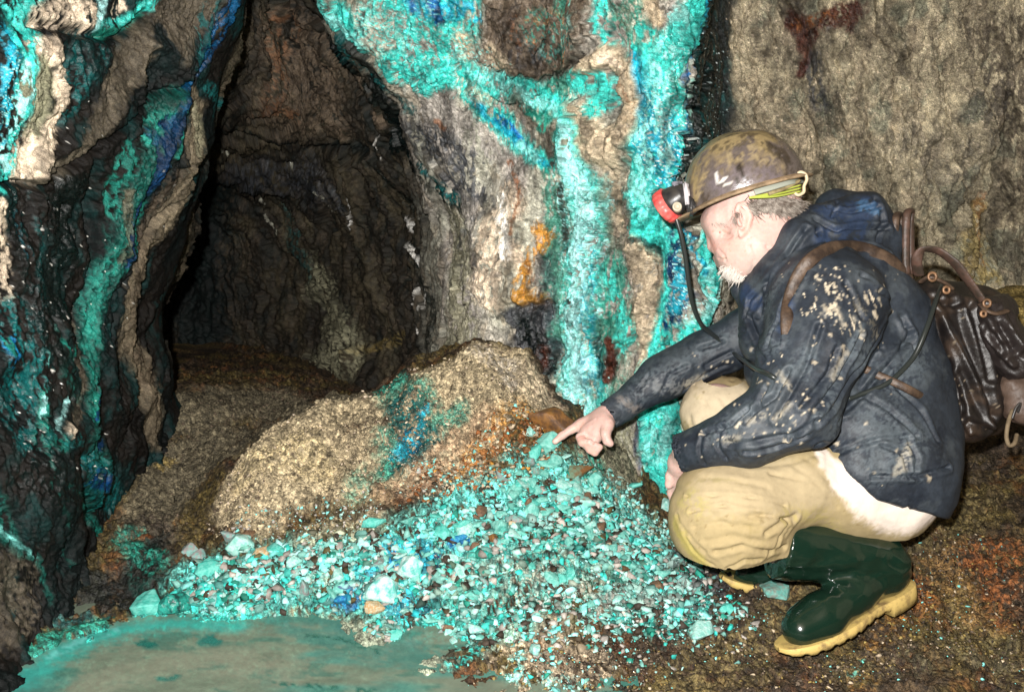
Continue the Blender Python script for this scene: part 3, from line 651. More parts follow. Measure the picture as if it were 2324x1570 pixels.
xs = np.concatenate([np.linspace(-2.7, -1.25, 30)[:-1], np.arange(-1.25, 1.45, .0042), np.linspace(1.45, 3.0, 40)[1:]])
ys = np.concatenate([np.linspace(-2.6, 1.4, 70)[:-1], np.arange(1.4, 2.95, .0042), np.arange(2.955, 3.6, .008), np.linspace(3.6, 5.2, 60)])
GX, GY = np.meshgrid(xs, ys)
GZ0 = ground_z(GX, GY)
gb = np.stack([GX, GY, GZ0], -1)
cs = (slice(None, None, 9), slice(None, None, 9))
cg = gb[cs]
bvh_ground = BVHTree.FromPolygons([tuple(p) for p in cg.reshape(-1, 3)], [tuple(f) for f in grid_faces(*cg.shape[:2]).tolist()])
G_ = Painter(bvh_ground, gb.reshape(-1, 3), streak=1.0)
gA, gB, gC, gF = G_.nA, G_.nB, G_.nC, G_.nF
X, Y = GX.ravel(), GY.ravel()
t1 = sstep(-.4, .5, gC)
cb = mixc(cc('brown') * np.array([[.42, .38, .31]]), cc('ochre') * .30, t1); cb = mixc(cb, cc('rust') * .55, sstep(.1, .6, gA) * .5); cb = mixc(cb, cc('dbrown') * .6, sstep(.1, .5, gB) * .6)
G_.col = cb.astype(np.float32); G_.wet = np.full(len(X), .45, np.float32)
c = G_.coat
# tunnel floor
c(np.array((.13,.11,.07)), [(430,930,80),(600,900,90),(760,920,80),(380,1050,90),(500,1000,90),(340,1160,70),(330,1250,50)], rag=.3, wet=.3)
c('dbrown', [(340,1200,60),(360,1260,60),(300,1320,50)], a=.8, patch=.3, wet=.6)  # darkened to paint in shade at the foot of the left rock
c('ochre', [(380,1040,26),(370,1060,20)], a=.7, patch=.4)
c('green', [(290,1220,40),(340,1290,44),(320,1320,30)], a=.8, patch=.42, wet=.8)
c('rust', [(350,1220,10),(290,1230,10)], patch=.4)
# lit mound
c('sand', [(530,1140,60),(560,1060,55),(680,960,65),(800,930,60),(900,900,50),(990,840,60),(1080,800,60),(1160,800,50)], rag=.2, soft=.2, wet=.1)
c('sand', [(600,1140,90),(700,1060,120),(820,1040,120),(960,1000,100),(1050,920,110),(1130,860,80),(1180,900,60)], rag=.25, wet=.1)
c(np.array((.52,.42,.23)), [(560,1080,50),(680,1010,60),(720,1060,60)], a=.6, patch=.4)
c(np.array((.40,.26,.16)), [(1000,1000,70),(880,1080,70),(1060,1080,60),(1100,960,50)], a=.7, patch=.38)
c('orange', [(1070,1050,50),(1130,980,50),(1180,920,40),(1220,960,34)], a=.6, patch=.5)
c('rust', [(1100,1050,40),(1160,1000,40),(1230,970,20)], a=.7, patch=.55)
c('mauve', [(1090,790,30),(1150,810,34),(1160,860,24)], a=.6, patch=.4)
c('green', [(890,880,44),(950,920,54),(900,1000,50),(1040,925,30),(880,1050,30)], a=.8, patch=.26, wet=.5)
c('dteal', [(900,900,30),(930,950,44),(950,1000,50),(920,1040,40)], a=.9, patch=.22, wet=.8)
c('navy', [(925,980,22),(940,1010,22)], a=.8, patch=.42, wet=.9)
c('azure', [(970,920,10),(930,1000,30),(890,1030,14)], a=.8, patch=.52, wet=.9)
c('green', [(820,1060,36),(810,1110,34),(880,1050,26)], a=.6, patch=.46)
c('tan', [(1200,850,36),(1250,920,36),(1270,960,24)], a=.8, patch=.2)
c(np.array((.16,.15,.10)), [(1400,1000,50),(1420,1080,50),(1330,1020,30)], rag=.4)
c('black', [(350,1230,30),(320,1290,50),(290,1350,50),(370,1310,26)], a=.8, rag=.6, wet=.8); c('green', [(290,1230,30),(340,1290,34),(370,1260,20)], a=.7, patch=.5, wet=.8)  # black coat paints the left rock bulge's shadow into the ground
# turquoise rubble field
TF = [(440,1300,60),(560,1290,70),(700,1290,70),(840,1260,80),(980,1210,80),(1100,1150,80),(1220,1110,90),(1330,1120,90),(1420,1190,90),(1480,1260,80)]
TF2 = [(420,1350,40),(600,1340,60),(780,1350,50),(920,1370,90),(1060,1330,100),(1200,1290,110),(1360,1300,110),(1500,1330,80)]
c('mauve', TF, a=.5, patch=.4)
c('teal', TF, a=.9, patch=.38, wet=.35, soft=.6); c('teal', TF2, a=.92, patch=.34, wet=.4, soft=.6)
c('mint', TF, a=.6, patch=.56, wet=.3); c('mint', TF2, a=.55, patch=.58, wet=.3)
c('teal', [(410,1330,24),(460,1360,34),(560,1350,40),(640,1340,30)], a=.95, patch=.2, wet=.7)
c('pale', [(470,1385,16),(520,1392,14)], patch=.4, wet=.9)
c('azure', [(880,1240,30),(960,1260,36),(820,1330,44),(900,1380,40),(980,1370,40)], a=.9, patch=.44, wet=.8)
c('blue', [(1030,1235,14),(1060,1232,12)], rag=.4, wet=.6); c('blue', [(870,1260,20),(930,1270,18),(880,1290,14)], a=.9, patch=.46, wet=.9)
c('blue', [(770,1365,20),(800,1360,22),(790,1340,12)], a=.9, patch=.42, wet=1); c('navy', [(980,1290,16),(1000,1260,12)], patch=.42)
c('green', [(1350,1330,26),(1410,1310,26),(1470,1320,14)], a=.9, patch=.3, wet=.4); c('green', [(1000,1370,30),(1060,1350,24)], a=.7, patch=.38)
c('green', [(1330,1020,24),(1370,1060,24),(1330,1080,16)], a=.8, patch=.4)
c('mauve', [(1200,1330,60),(1300,1360,60),(1560,1360,50),(1540,1290,50)], a=.6, patch=.42)
c('slate', [(1560,1260,60),(1600,1350,50),(1640,1300,60),(1560,1400,50)], a=.65, patch=.4)
c('sand', [(700,1230,40),(840,1180,40),(760,1200,30)], a=.7, patch=.4)
c('teal', [(960,1440,50),(1060,1430,60),(1180,1420,40),(1030,1500,30)], a=.85, patch=.44, wet=.5)
c('tan', [(1140,1470,50),(1250,1440,60),(1180,1540,70),(1340,1500,60)], a=.6, patch=.38)
c('mint', [(1180,1480,20),(1160,1530,20),(1300,1560,40)], a=.8, patch=.55)
c('teal', [(1420,1400,50),(1500,1420,60),(1600,1380,50)], a=.6, patch=.55)
c('black', [(1390,1555,22),(1420,1560,18)], a=.9, patch=.3)
c('tan', [(700,1320,30),(1000,1330,30),(1280,1270,40),(1120,1380,40),(1400,1240,30),(1330,1330,40)], a=.6, patch=.55); c('dbrown', TF2, a=.5, patch=.64)
# brown floor round the boots
c('rust', [(2050,1380,60),(2150,1290,60),(2280,1240,60),(2230,1400,60)], a=.75, patch=.44)
c('orange', [(2170,1330,40),(2010,1440,40),(1950,1540,50)], a=.28, patch=.6)
c(np.array((.16,.125,.05)), [(1640,1440,60),(1700,1500,80),(1560,1540,80),(2230,1120,60),(2100,1240,60),(2300,1540,60)], a=.6, patch=.42)
c(np.array((.12,.11,.06)), [(1930,1520,60),(2100,1500,60),(2270,1480,60)], a=.5, patch=.5)
c('teal', [(1960,1500,12),(1930,1530,10)], a=.5, patch=.55)
c('ochre', [(2270,720,60),(2260,820,60),(2330,660,50)], a=.9, patch=.2)
c('dbrown', [(2200,1010,80),(2320,960,60),(2160,1080,50)], a=.7, patch=.2)  # cast shadow of rucksack and man painted into the floor colour
# pool bed
c(np.array((.30,.34,.25)), [(100,1600,130),(300,1540,110),(520,1500,110),(760,1500,110),(900,1560,110),(500,1640,140)], rag=.2, wet=.5)
c('teal', [(60,1530,40),(150,1480,36),(260,1440,32),(380,1420,30),(520,1410,24),(640,1410,18)], a=.95, rag=.4, patch=.15)
c('green', [(60,1480,30),(130,1440,34),(220,1410,26)], a=.9, patch=.25)
c('black', [(60,1400,34),(150,1380,40),(240,1370,34),(200,1330,50)], a=.85, rag=.6, wet=.8); c('dteal', [(100,1410,20),(200,1398,16)], a=.8, patch=.35, wet=.9)  # black coat paints in the shaded recess at the rock foot
c('teal', [(330,1395,30),(370,1370,24)], a=.95, patch=.2, wet=1)
relief = G_.relief
dryn = sstep(-.06, .02, GZ0.ravel())
near = ((X > -1.3) & (X < 1.5) & (Y > 1.4)).astype(np.float32)
gp = gb.reshape(-1, 3).astype(np.float32)
g2 = gp * np.array([1, 1, .8], np.float32); e1, h1, k1 = worley(g2, 26); e2, h2, k2 = worley(g2 + fbm(gp, 30, 2)[:, None] * .004, 62)
mnd = sstep(.10, .2, GZ0.ravel()) * (X < .2)
lump = h1 * .5 + (.5 - e1) * .012 * (k1 - .2); lump2 = (.45 - e2) * .016 * (.3 + k2) + h2 * .25
mslope = sstep(.09, .2, GZ0.ravel()) * (X < .35)
gz = GZ0.ravel() + relief + mslope * (fbm(gp, 9, 3, .55, 8.) * .022 + (.5 - np.abs(fbm(gp, 5, 2, .5, 18.))) * .03 - .008) + fbm(gp, 6, 3, .5, 1.0) * .010 + (lump * (1 - .6 * mnd) + gF * .003 + lump2 * (1 - .3 * mnd)) * (0.2 + .8 * dryn)
GV = np.stack([X, Y, gz], 1)
G_.col *= (1 + (k1 - .5) * .3 + (k2 - .5) * .8 + gF * .3)[:, None]
ground_mat = mat_attr('ground_rubble', rough=(0.9, 0.3), bump=((150, 0.6, 0.006), (500, 0.6, 0.0028)), var=0.4, varscale=120, spec=0.4, vor=[(120, .45, 1.6), (290, .5, 1.5)])
Fg = grid_faces(*GX.shape)[:, ::-1]
fc = GV[Fg].mean(1)
# which faces belong to the lit mound / the mound in the tunnel mouth
def proj(p):
    r = p - CAM; d = r[:, 1] * _c - r[:, 2] * _s; y = r[:, 1] * _s + r[:, 2] * _c
    return 1162 + r[:, 0] / d * FQ, 785 - y / d * FQ, d
m1 = (fc[:, 2] > .085) & (fc[:, 0] < .20) & (fc[:, 1] < 2.95) & (fc[:, 1] > 2.0)
crestY = np.interp(fc[:, 0], [-.75, -.6, -.4, -.1, .1], [2.40, 2.55, 2.68, 2.80, 2.85])
m2 = (fc[:, 0] < .2) & (fc[:, 1] > crestY) & (fc[:, 1] < 4.2) & (fc[:, 0] > -1.5)
m1 &= ~m2
for nm, mk, lb in [('ground', ~(m1 | m2), 'brown gravel floor of the mine, turquoise with copper rubble in the middle'),
                   ('rubble_mound', m1, 'brightly lit sandy mound of fine rubble below the wall'),
                   ('tunnel_floor', m2, 'dim brown gravel heap inside the tunnel mouth')]:
    VV, FF, cl_, wt_ = compact(GV, Fg[mk], G_.col, G_.wet)
    link(nm, mesh_np(nm, VV, FF, cl_, wt_), ground_mat, kind='structure', label=lb)

# ------------------------------------------------------------------ murky pool
wx, wy = np.meshgrid(np.linspace(-1.6, .25, 240), np.linspace(.6, 2.16, 200))
wq = np.stack([wx, wy, np.full_like(wx, .0)], -1).reshape(-1, 3)
wq[:, 2] += fbm(wq, 9, 3, .5, 3.) * .0012
bvh_water = BVHTree.FromPolygons([tuple(p) for p in wq.tolist()], [tuple(f) for f in grid_faces(200, 240).tolist()])
Wt = Painter(bvh_water, wq); kk = wq.astype(np.float32) @ np.array([[.9, -.5, 0], [.35, 3.2, 0], [0, 0, 1]], np.float32)
s1, s2 = fbm(kk, 3.5, 5, .6, 2.), fbm(kk, 11, 4, .6, 7.)
Wt.col = mixc(np.tile(np.array([[.23, .28, .21]]), (len(wq), 1)), np.array([[.11, .31, .26]]), sstep(-.1, .5, s1)); Wt.col = mixc(Wt.col, np.array([[.04, .16, .13]]), sstep(.15, .6, s2) * .7)
Wt.col = (Wt.col * (1 + .25 * s2[:, None])).astype(np.float32); Wt.wet = np.ones(len(wq), np.float32)
c = Wt.coat
c((.06,.48,.42), [(50,1545,34),(120,1490,36),(200,1450,34),(300,1425,30),(420,1415,26),(540,1420,22)], rag=.5, soft=.9, a=.9)
c((.20,.70,.66), [(110,1490,14),(180,1455,14),(260,1430,12)], rag=.8, soft=.6, patch=.35)
c((.02,.13,.11), [(110,1440,34),(190,1412,28),(260,1392,20)], rag=.6, soft=.5)
c((.09,.26,.22), [(760,1420,30),(880,1450,40),(960,1500,40),(640,1425,20)], rag=.8, soft=.7, a=.8)
c((.31,.32,.24), [(200,1560,50),(330,1510,46),(480,1490,50),(640,1520,50)], rag=.7, soft=.8, a=.7)
c((.03,.18,.15), [(325,1460,16),(345,1466,12)], rag=.7); c((.04,.22,.19), [(470,1452,20),(490,1460,14)], rag=.7); c((.04,.2,.17), [(370,1540,12),(400,1535,10)], rag=.8)
c((.03,.15,.12), [(700,1440,8),(780,1450,8),(860,1480,10)], rag=1, patch=.4); c((.03,.15,.12), [(620,1550,8),(760,1560,10),(860,1570,10)], rag=1, patch=.4)
m = mat_attr('murky_water', rough=(.3, .07), bump=((26, .3, .004),), var=.12, varscale=40, spec=.5)
N = m.node_tree.nodes; Lk = m.node_tree.links; b = N['Principled BSDF']; b.inputs['IOR'].default_value = 1.33
tr = N.new('ShaderNodeBsdfTransparent'); tr.inputs[0].default_value = (.70, .95, .90, 1); ms = N.new('ShaderNodeMixShader'); ms.inputs[0].default_value = .72
Lk.new(tr.outputs[0], ms.inputs[1]); Lk.new(b.outputs[0], ms.inputs[2]); Lk.new(ms.outputs[0], N['Material Output'].inputs['Surface'])
link('water', mesh_np('water', wq, grid_faces(200, 240)[:, ::-1], Wt.col, Wt.wet), m, kind='structure', label='shallow milky green pool in the corner')

# ------------------------------------------------------------------ loose stones
def nearest_ground(x, y):
    i = np.clip(np.searchsorted(ys, y), 0, len(ys) - 1); j = np.clip(np.searchsorted(xs, x), 0, len(xs) - 1)
    return i * len(xs) + j
def surf_z(x, y): return gz[nearest_ground(np.asarray(x), np.asarray(y))]
def rock_shape(seed, n=2, rough=.28, flat=(1, .8, .6), cuts=7):
    """an angular broken stone: the hull of a few random points, worn a little"""
    r = np.random.default_rng(seed); k = 7 + cuts // 2 + (2 if n > 2 else 0)
    p = r.normal(size=(k, 3)); p /= np.linalg.norm(p, axis=1, keepdims=True); p *= r.uniform(.75, 1.1, (k, 1)); p *= np.array(flat)
    bm = bmesh.new()
    for q in p: bm.verts.new(q)
    h = bmesh.ops.convex_hull(bm, input=bm.verts)
    bmesh.ops.delete(bm, geom=[e for e in bm.verts if not e.link_faces], context='VERTS')
    if n >= 2: bmesh.ops.bevel(bm, geom=list(bm.edges), offset=.05 if n > 2 else .035, segments=1, affect='EDGES', clamp_overlap=True)
    bmesh.ops.triangulate(bm, faces=bm.faces[:])
    for _ in range(max(0, n - 1)): bmesh.ops.subdivide_edges(bm, edges=bm.edges[:], cuts=1, use_grid_fill=True)
    bmesh.ops.triangulate(bm, faces=bm.faces[:]); bmesh.ops.recalc_face_normals(bm, faces=bm.faces)
    V = np.array([v.co for v in bm.verts]); F = np.array([[v.index for v in f.verts] for f in bm.faces]); bm.free()
    if n >= 2: V *= 1 + rough * .22 * fbm(V + seed * 3.1, 2.6, 3)[:, None]
    return V.astype(np.float32), F
# small gravel: one mass nobody could count
prot = []
for k in range(10):
    prot.append(rock_shape(100 + k, 1, .3, (1, rng.uniform(.6, .95), rng.uniform(.4, .75)), 6))
def rotmats(n, r):
    q = r.normal(size=(n, 4)); q /= np.linalg.norm(q, axis=1, keepdims=True); a, b_, c_, d_ = q.T
    return np.stack([np.stack([1-2*(c_*c_+d_*d_), 2*(b_*c_-a*d_), 2*(b_*d_+a*c_)], -1), np.stack([2*(b_*c_+a*d_), 1-2*(b_*b_+d_*d_), 2*(c_*d_-a*b_)], -1),
                     np.stack([2*(b_*d_-a*c_), 2*(c_*d_+a*b_), 1-2*(b_*b_+c_*c_)], -1)], 1)
def gravel(name, n, zone, smin, smax, label, brighten=1.0, power=2.5, sink=.4, palette=None):
    """zone: traced line with half-widths; stones are strewn over it with a density that fades outward"""
    P3, Wd = trace(bvh_ground, zone)
    lo = (P3 - Wd[:, None] * 1.3).min(0); hi = (P3 + Wd[:, None] * 1.3).max(0)
    q = np.stack([rng.uniform(lo[0], hi[0], n * 8), rng.uniform(lo[1], hi[1], n * 8)], 1)
    z = ground_z(q[:, 0], q[:, 1]); p3 = np.column_stack([q, z]).astype(np.float32)
    dd = polydist(p3, P3, Wd); keep = (rng.random(len(q)) < 1 - sstep(.5, 1.25, dd)) & (z > -.008)
    keep &= rng.random(len(q)) < .22 + .78 * sstep(-.3, .25, fbm(p3, 8, 3, .5, 5.))
    p3 = p3[keep][:n]; z = surf_z(p3[:, 0], p3[:, 1]); n = len(p3)
    s = smin + (smax - smin) * rng.random(n) ** power
    gi = nearest_ground(p3[:, 0], p3[:, 1]); col = G_.col[gi].copy()
    if palette is not None:
        pk = rng.choice(len(palette), n, p=[a[1] for a in palette]); pc = np.array([C[a[0]] if a[0] != 'self' else (0, 0, 0) for a in palette], np.float32)[pk]
        selfm = np.array([a[0] == 'self' for a in palette])[pk]; col = np.where(selfm[:, None], col, pc)
    col = col * brighten * rng.uniform(.6, 1.35, (n, 1)).astype(np.float32)
    R = rotmats(n, rng); which = rng.integers(0, len(prot), n)
    Vs, Fs, Cs = [], [], []; off = 0
    for k, (pv, pf) in enumerate(prot):
        ii = np.where(which == k)[0]
        if not len(ii): continue
        vv = np.einsum('nij,vj->nvi', R[ii], pv) * s[ii, None, None]; vv[..., 2] *= .8
        vv += np.column_stack([p3[ii, 0], p3[ii, 1], z[ii] + s[ii] * (.5 - sink)])[:, None]
        Vs.append(vv.reshape(-1, 3)); Cs.append(np.repeat(col[ii], len(pv), 0))
        Fs.append((pf[None] + (np.arange(len(ii)) * len(pv))[:, None, None] + off).reshape(-1, 3)); off += len(ii) * len(pv)
    me = mesh_np(name, np.vstack(Vs), np.vstack(Fs), np.vstack(Cs), np.full(off, .35, np.float32), smooth=False)
    return link(name, me, stone_mat, label=label, cat='gravel', kind='stuff')
stone_mat = mat_attr('broken_stone', rough=(0.85, 0.3), bump=((300, 0.5, 0.003),), var=0.35, varscale=140, spec=0.45)
C['dull'] = (.17, .40, .35); C['ptal'] = (.40, .66, .60)
TEALP = [('self', .34), ('mint', .08), ('pale', .05), ('ptal', .12), ('teal', .05), ('dull', .15), ('mauve', .10), ('dbrown', .07), ('green', .04)]
gravel('turquoise_gravel', 13000, [(430,1330,50),(560,1310,80),(720,1300,80),(880,1290,100),(1020,1260,110),(1160,1210,110),(1280,1180,120),(1400,1230,110),(1520,1290,90)], .0018, .022,
       'loose turquoise and grey gravel strewn over the copper rubble below the wall', palette=TEALP, power=4.5)
gravel('turquoise_gravel', 4500, [(880,1430,50),(980,1400,70),(1150,1390,90),(1320,1380,110),(1500,1370,110),(1620,1400,80)], .0018, .018,
       'finer pale turquoise gravel between the pool edge and the boots', palette=TEALP, power=4.5)
gravel('turquoise_gravel', 1500, [(1560,1300,130),(1650,1400,140),(1300,1480,140),(1480,1480,120)], .0018, .012,
       'scattered pale turquoise crumbs on the brown floor left of the boots', palette=TEALP, power=4)
gravel('turquoise_gravel', 900, [(560,1200,60),(700,1190,60),(860,1130,70),(960,1090,60),(1060,1080,50)], .0018, .009,
       'scattered pale crumbs along the foot of the sandy mound', palette=[('self', .4), ('ptal', .25), ('mint', .1), ('mauve', .25)], power=3)
gravel('sandy_gravel', 7000, [(520,1180,60),(580,1080,80),(700,1030,100),(850,990,110),(980,950,110),(1080,900,110),(1150,900,90)], .0018, .0075,
       'fine sandy gravel covering the bright rubble mound', palette=[('self', .75), ('sand', .1), ('cream', .06), ('brown', .09)], power=4)
gravel('turquoise_gravel', 1600, [(1330,1060,40),(1400,1110,60),(1450,1170,60),(1490,1190,40),(1530,1260,40)], .0018, .012,
       'grey and pale turquoise grit at the foot of the turquoise stream on the wall', palette=[('self', .3), ('olive', .2), ('ptal', .22), ('mint', .1), ('dull', .18)], power=3)
gravel('sandy_gravel', 900, [(470,1200,14),(520,1110,14),(550,1045,12),(620,985,12),(700,935,12),(790,908,12),(880,884,12),(960,825,14),(1050,778,14),(1160,775,14)], .003, .010,
       'coarser crumbs along the crest of the bright rubble mound', palette=[('self', .6), ('sand', .2), ('cream', .1), ('brown', .1)], power=2)
gravel('rusty_gravel', 2600, [(1120,1000,50),(1180,960,50),(1200,1020,60),(1100,1060,60),(980,1100,60)], .0025, .012,
       'rusty orange and brown gravel beside the pointing hand', palette=[('self', .5), ('orange', .04), ('rust', .16), ('tan', .2), ('mint', .1)])
gravel('brown_gravel', 9000, [(1150,1560,140),(1350,1540,120),(1600,1510,130),(1850,1500,140),(2100,1420,150),(2260,1280,150),(2250,1500,140)], .002, .008,
       'brown and rusty gravel on the mine floor around the boots', palette=[('self', .62), ('brown', .14), ('ochre', .08), ('tan', .06), ('dbrown', .07), ('mint', .03)], power=3)
gravel('brown_gravel', 4000, [(380,1180,70),(350,1060,80),(480,970,90),(600,900,80),(740,905,60)], .002, .008,
       'dim brown gravel on the heap in the tunnel mouth', palette=[('self', .85), ('brown', .15)], power=3)

# individual stones -------------------------------------------------------------------------
def stone_mat_of(name, a, b_, sc=30, rough=.6, thr=(.40, .58)):
    return mat_plain(name, a, rough, .45, (7, .7, .004), b_, sc / 11, thr=thr)
SM = dict(mint=stone_mat_of('mint_stone', (.26, .62, .54), (.12, .46, .39)), pale=stone_mat_of('pale_stone', (.50, .76, .70), (.22, .56, .49)),
          teal=stone_mat_of('teal_stone', (.06, .46, .38), (.17, .6, .52)), grey=stone_mat_of('grey_green_stone', (.23, .27, .23), (.15, .42, .36)),
          brown=stone_mat_of('brown_stone', (.13, .075, .05), (.22, .13, .07)), rust=stone_mat_of('rusty_stone', (.26, .12, .03), (.10, .05, .025)),
          white=stone_mat_of('white_crusted_stone', (.62, .80, .76), (.12, .5, .45), 26), blue=stone_mat_of('blue_stone', (.01, .12, .42), (.03, .32, .48), 60),
          mauve=stone_mat_of('mauve_stone', (.32, .27, .27), (.2, .42, .38), 26), orange=stone_mat_of('orange_stone', (.52, .30, .12), (.55, .5, .35), 60),
          dark=stone_mat_of('dark_wet_stone', (.01, .05, .045), (.03, .35, .28), 34, .25), slab=stone_mat_of('brown_slab_stone', (.16, .24, .16), (.2, .09, .03), 22))
def chip_mesh(seed, flat, n=2, cuts=9):
    V_, F_ = rock_shape(seed, n, .30, flat, cuts + n)
    return mesh_np('stone', V_, F_, smooth=False)
def place_stone(u, v, half, mat, seed, flat=(1, .75, .55), rot=None, tip=.2, label=None, group=None, me=None, sink=.3, n=3, name='stone'):
    h, dep = hit(bvh_ground, u, v); r_ = half * MPQ(dep)
    me = me or chip_mesh(seed, flat, n)
    o = bpy.data.objects.new(name, me); S.collection.objects.link(o)
    if not me.materials: me.materials.append(None)
    o.material_slots[0].link = 'OBJECT'; o.material_slots[0].material = SM[mat]
    z = float(surf_z(h[0], h[1]))
    o.location = (h[0], h[1], z + r_ * (.55 - sink) * flat[2] * 1.3); o.scale = (r_,) * 3
    rr = np.random.default_rng(seed + 5)
    o.rotation_euler = (rr.uniform(-tip, tip) + .25, rr.uniform(-tip, tip), rr.uniform(0, 6.28) if rot is None else rot)
    if label: o['label'] = label
    o['category'] = 'stone'
    if group: o['group'] = group
    return o
BIG = [ # u, v, half size, kind, flat, rotation, label
 (1246,1018,30,'mint',(1,.8,.85),0.3,'mint green stone that the pointing finger touches'),
 (1205,992,14,'pale',(.7,.6,1),.2,'small upright pale stone left of the pointing finger'),
 (1245,958,52,'rust',(1,.7,.6),0.1,'rusty brown boulder behind the pointing hand'),
 (1262,1062,24,'mint',(1,.7,.7),1.0,'mint stone directly below the touched stone'),
 (1310,1080,38,'slab',(1,.6,.35),.6,'brown and grey green slab of rock right of the mint stones'),
 (1352,1106,24,'mint',(.8,.6,.9),.2,'pointed mint green stone right of the brown slab'),
 (1322,1146,32,'pale',(1,.45,.35),-.5,'long pale mint splinter lying below the brown slab'),
 (1238,1148,20,'brown',(.9,.8,.7),.4,'dark brown stone among the mint chips'),
 (1204,1155,26,'mint',(.8,.7,.9),.2,'squarish mint block left of the dark brown stone'),
 (1172,1098,20,'mint',(1,.8,.6),.9,'mint stone at the upper left of the chip scatter'),
 (1210,1110,18,'teal',(1,.7,.5),1.4,'teal stone between two mint chips above the brown stone'),
 (1130,1200,26,'mint',(.8,.6,.9),.1,'tall mint block in the middle of the chip scatter'),
 (1163,1195,15,'orange',(.6,.5,1),.3,'small orange tipped stone beside the tall mint block'),
 (930,1295,36,'white',(1,.8,.7),.2,'large white crusted block in the turquoise rubble'),
 (866,1355,48,'white',(1,.75,.6),.5,'largest white and teal boulder near the pool edge'),
 (852,1396,22,'orange',(1,.8,.7),.3,'cream and orange stone at the water edge'),
 (888,1446,32,'teal',(1,.6,.35),.2,'flat teal stone lying in the pool shallows'),
 (862,1288,20,'mauve',(1,.7,.7),1.2,'mauve grey stone above the largest white boulder'),
 (768,1312,24,'pale',(.5,.9,.6),.5,'tilted pale stone left of the blue crystals'),
 (692,1348,24,'mauve',(.5,.6,1),.2,'upright mauve stone with pale rim near the pool'),
 (782,1285,17,'mint',(1,.6,.6),.4,'pale mint stone above the tilted pale stone'),
 (778,1366,18,'blue',(1,.9,.6),.4,'deep blue crystal clump near the pool'),
 (1042,1232,20,'blue',(1,.6,.5),.1,'bright blue stone in the middle of the rubble'),
 (428,1258,22,'mauve',(.9,.8,.8),.1,'purplish stone at the left end of the turquoise rubble'),
 (454,1262,20,'mauve',(.9,.8,.8),.8,'bluish grey stone beside the purplish stone'),
 (530,1232,24,'mauve',(1,.8,.7),.2,'pale crusted stone above the left turquoise rubble'),
 (598,1262,20,'orange',(1,.8,.8),.7,'pinkish brown stone at the foot of the mound'),
 (565,1218,16,'brown',(1,.8,.6),.7,'reddish brown stone at the lower mound edge'),
 (338,1372,40,'teal',(1,.8,.7),.1,'teal boulder at the left corner of the pool'),
 (398,1372,40,'dark',(1,.8,.6),.9,'dark wet boulder with teal crust beside the teal boulder'),
 (470,1300,28,'teal',(1,.8,.7),.5,'pale teal boulder below the purplish stones'),
 (545,1252,30,'pale',(1,.8,.8),.5,'light turquoise block below the pale crusted stone'),
 (330,1460,24,'dark',(1,.6,.4),.3,'dark wet stone just under the water on the left'),
 (475,1457,22,'dark',(1,.6,.5),.3,'dark teal stone standing out of the shallow water'),
 (1590,1440,40,'pale',(1,.7,.6),.6,'pale turquoise rock left of the near boot toe'),
 (1752,1353,36,'grey',(1,.8,.65),.1,'speckled grey green stone between the two boots'),
 (1650,1385,26,'teal',(.7,.7,.6),1.1,'turquoise lump left of the speckled stone'),
 (1215,1485,22,'pale',(.8,.6,.7),1.4,'pale turquoise stone at the bottom centre'),
 (1175,1535,14,'pale',(1,.8,.6),.4,'small whitish stone near the bottom edge'),
 (1500,1300,22,'mint',(1,.6,.5),.2,'mint stone just left of the near knee'),
 (1565,1260,22,'pale',(1,.6,.4),.2,'pale oval stone beside the knee of the man'),
 (1512,1160,26,'pale',(.7,.6,.9),.4,'pale stone leaning by the foot of the teal stream'),
 (1080,1350,20,'teal',(1,.7,.5),.9,'teal stone below the centre of the rubble'),
 (1480,1348,18,'pale',(1,.6,.5),.9,'pale chip low in the gravel near the boots'),
 (848,1186,26,'teal',(1,.7,.6),.3,'bright teal lump at the edge of the sandy mound'),
 (1000,1215,28,'teal',(1,.7,.6),.3,'teal slab above the bright blue stone'),
 (1058,1208,26,'pale',(1,.7,.6),.9,'pale slab right above the bright blue stone'),
 (1085,1195,16,'mint',(1,.7,.6),.3,'mint stone right of the pale slab'),
 (1120,1235,16,'rust',(1,.7,.6),.3,'rust coloured stone right of the bright blue stone'),
 (1150,1225,20,'mint',(1,.7,.6),.6,'mint stone below the tall mint block'),
 (1220,1060,16,'grey',(1,.7,.6),.3,'grey green stone above the teal stone'),
 (1200,1030,16,'rust',(1,.7,.8),.3,'rusty stone left of the touched stone'),
]
for k, (u, v_, h_, mt, fl, ro, lb) in enumerate(BIG):
    nm = 'boulder' if 'boulder' in lb else 'stone'
    o = place_stone(u, v_, h_ * 1.2, mt, 300 + k, fl, ro, .15, lb, me=None, n=4 if h_ > 28 else 3, name=nm)
    if nm == 'boulder': o['category'] = 'boulder'
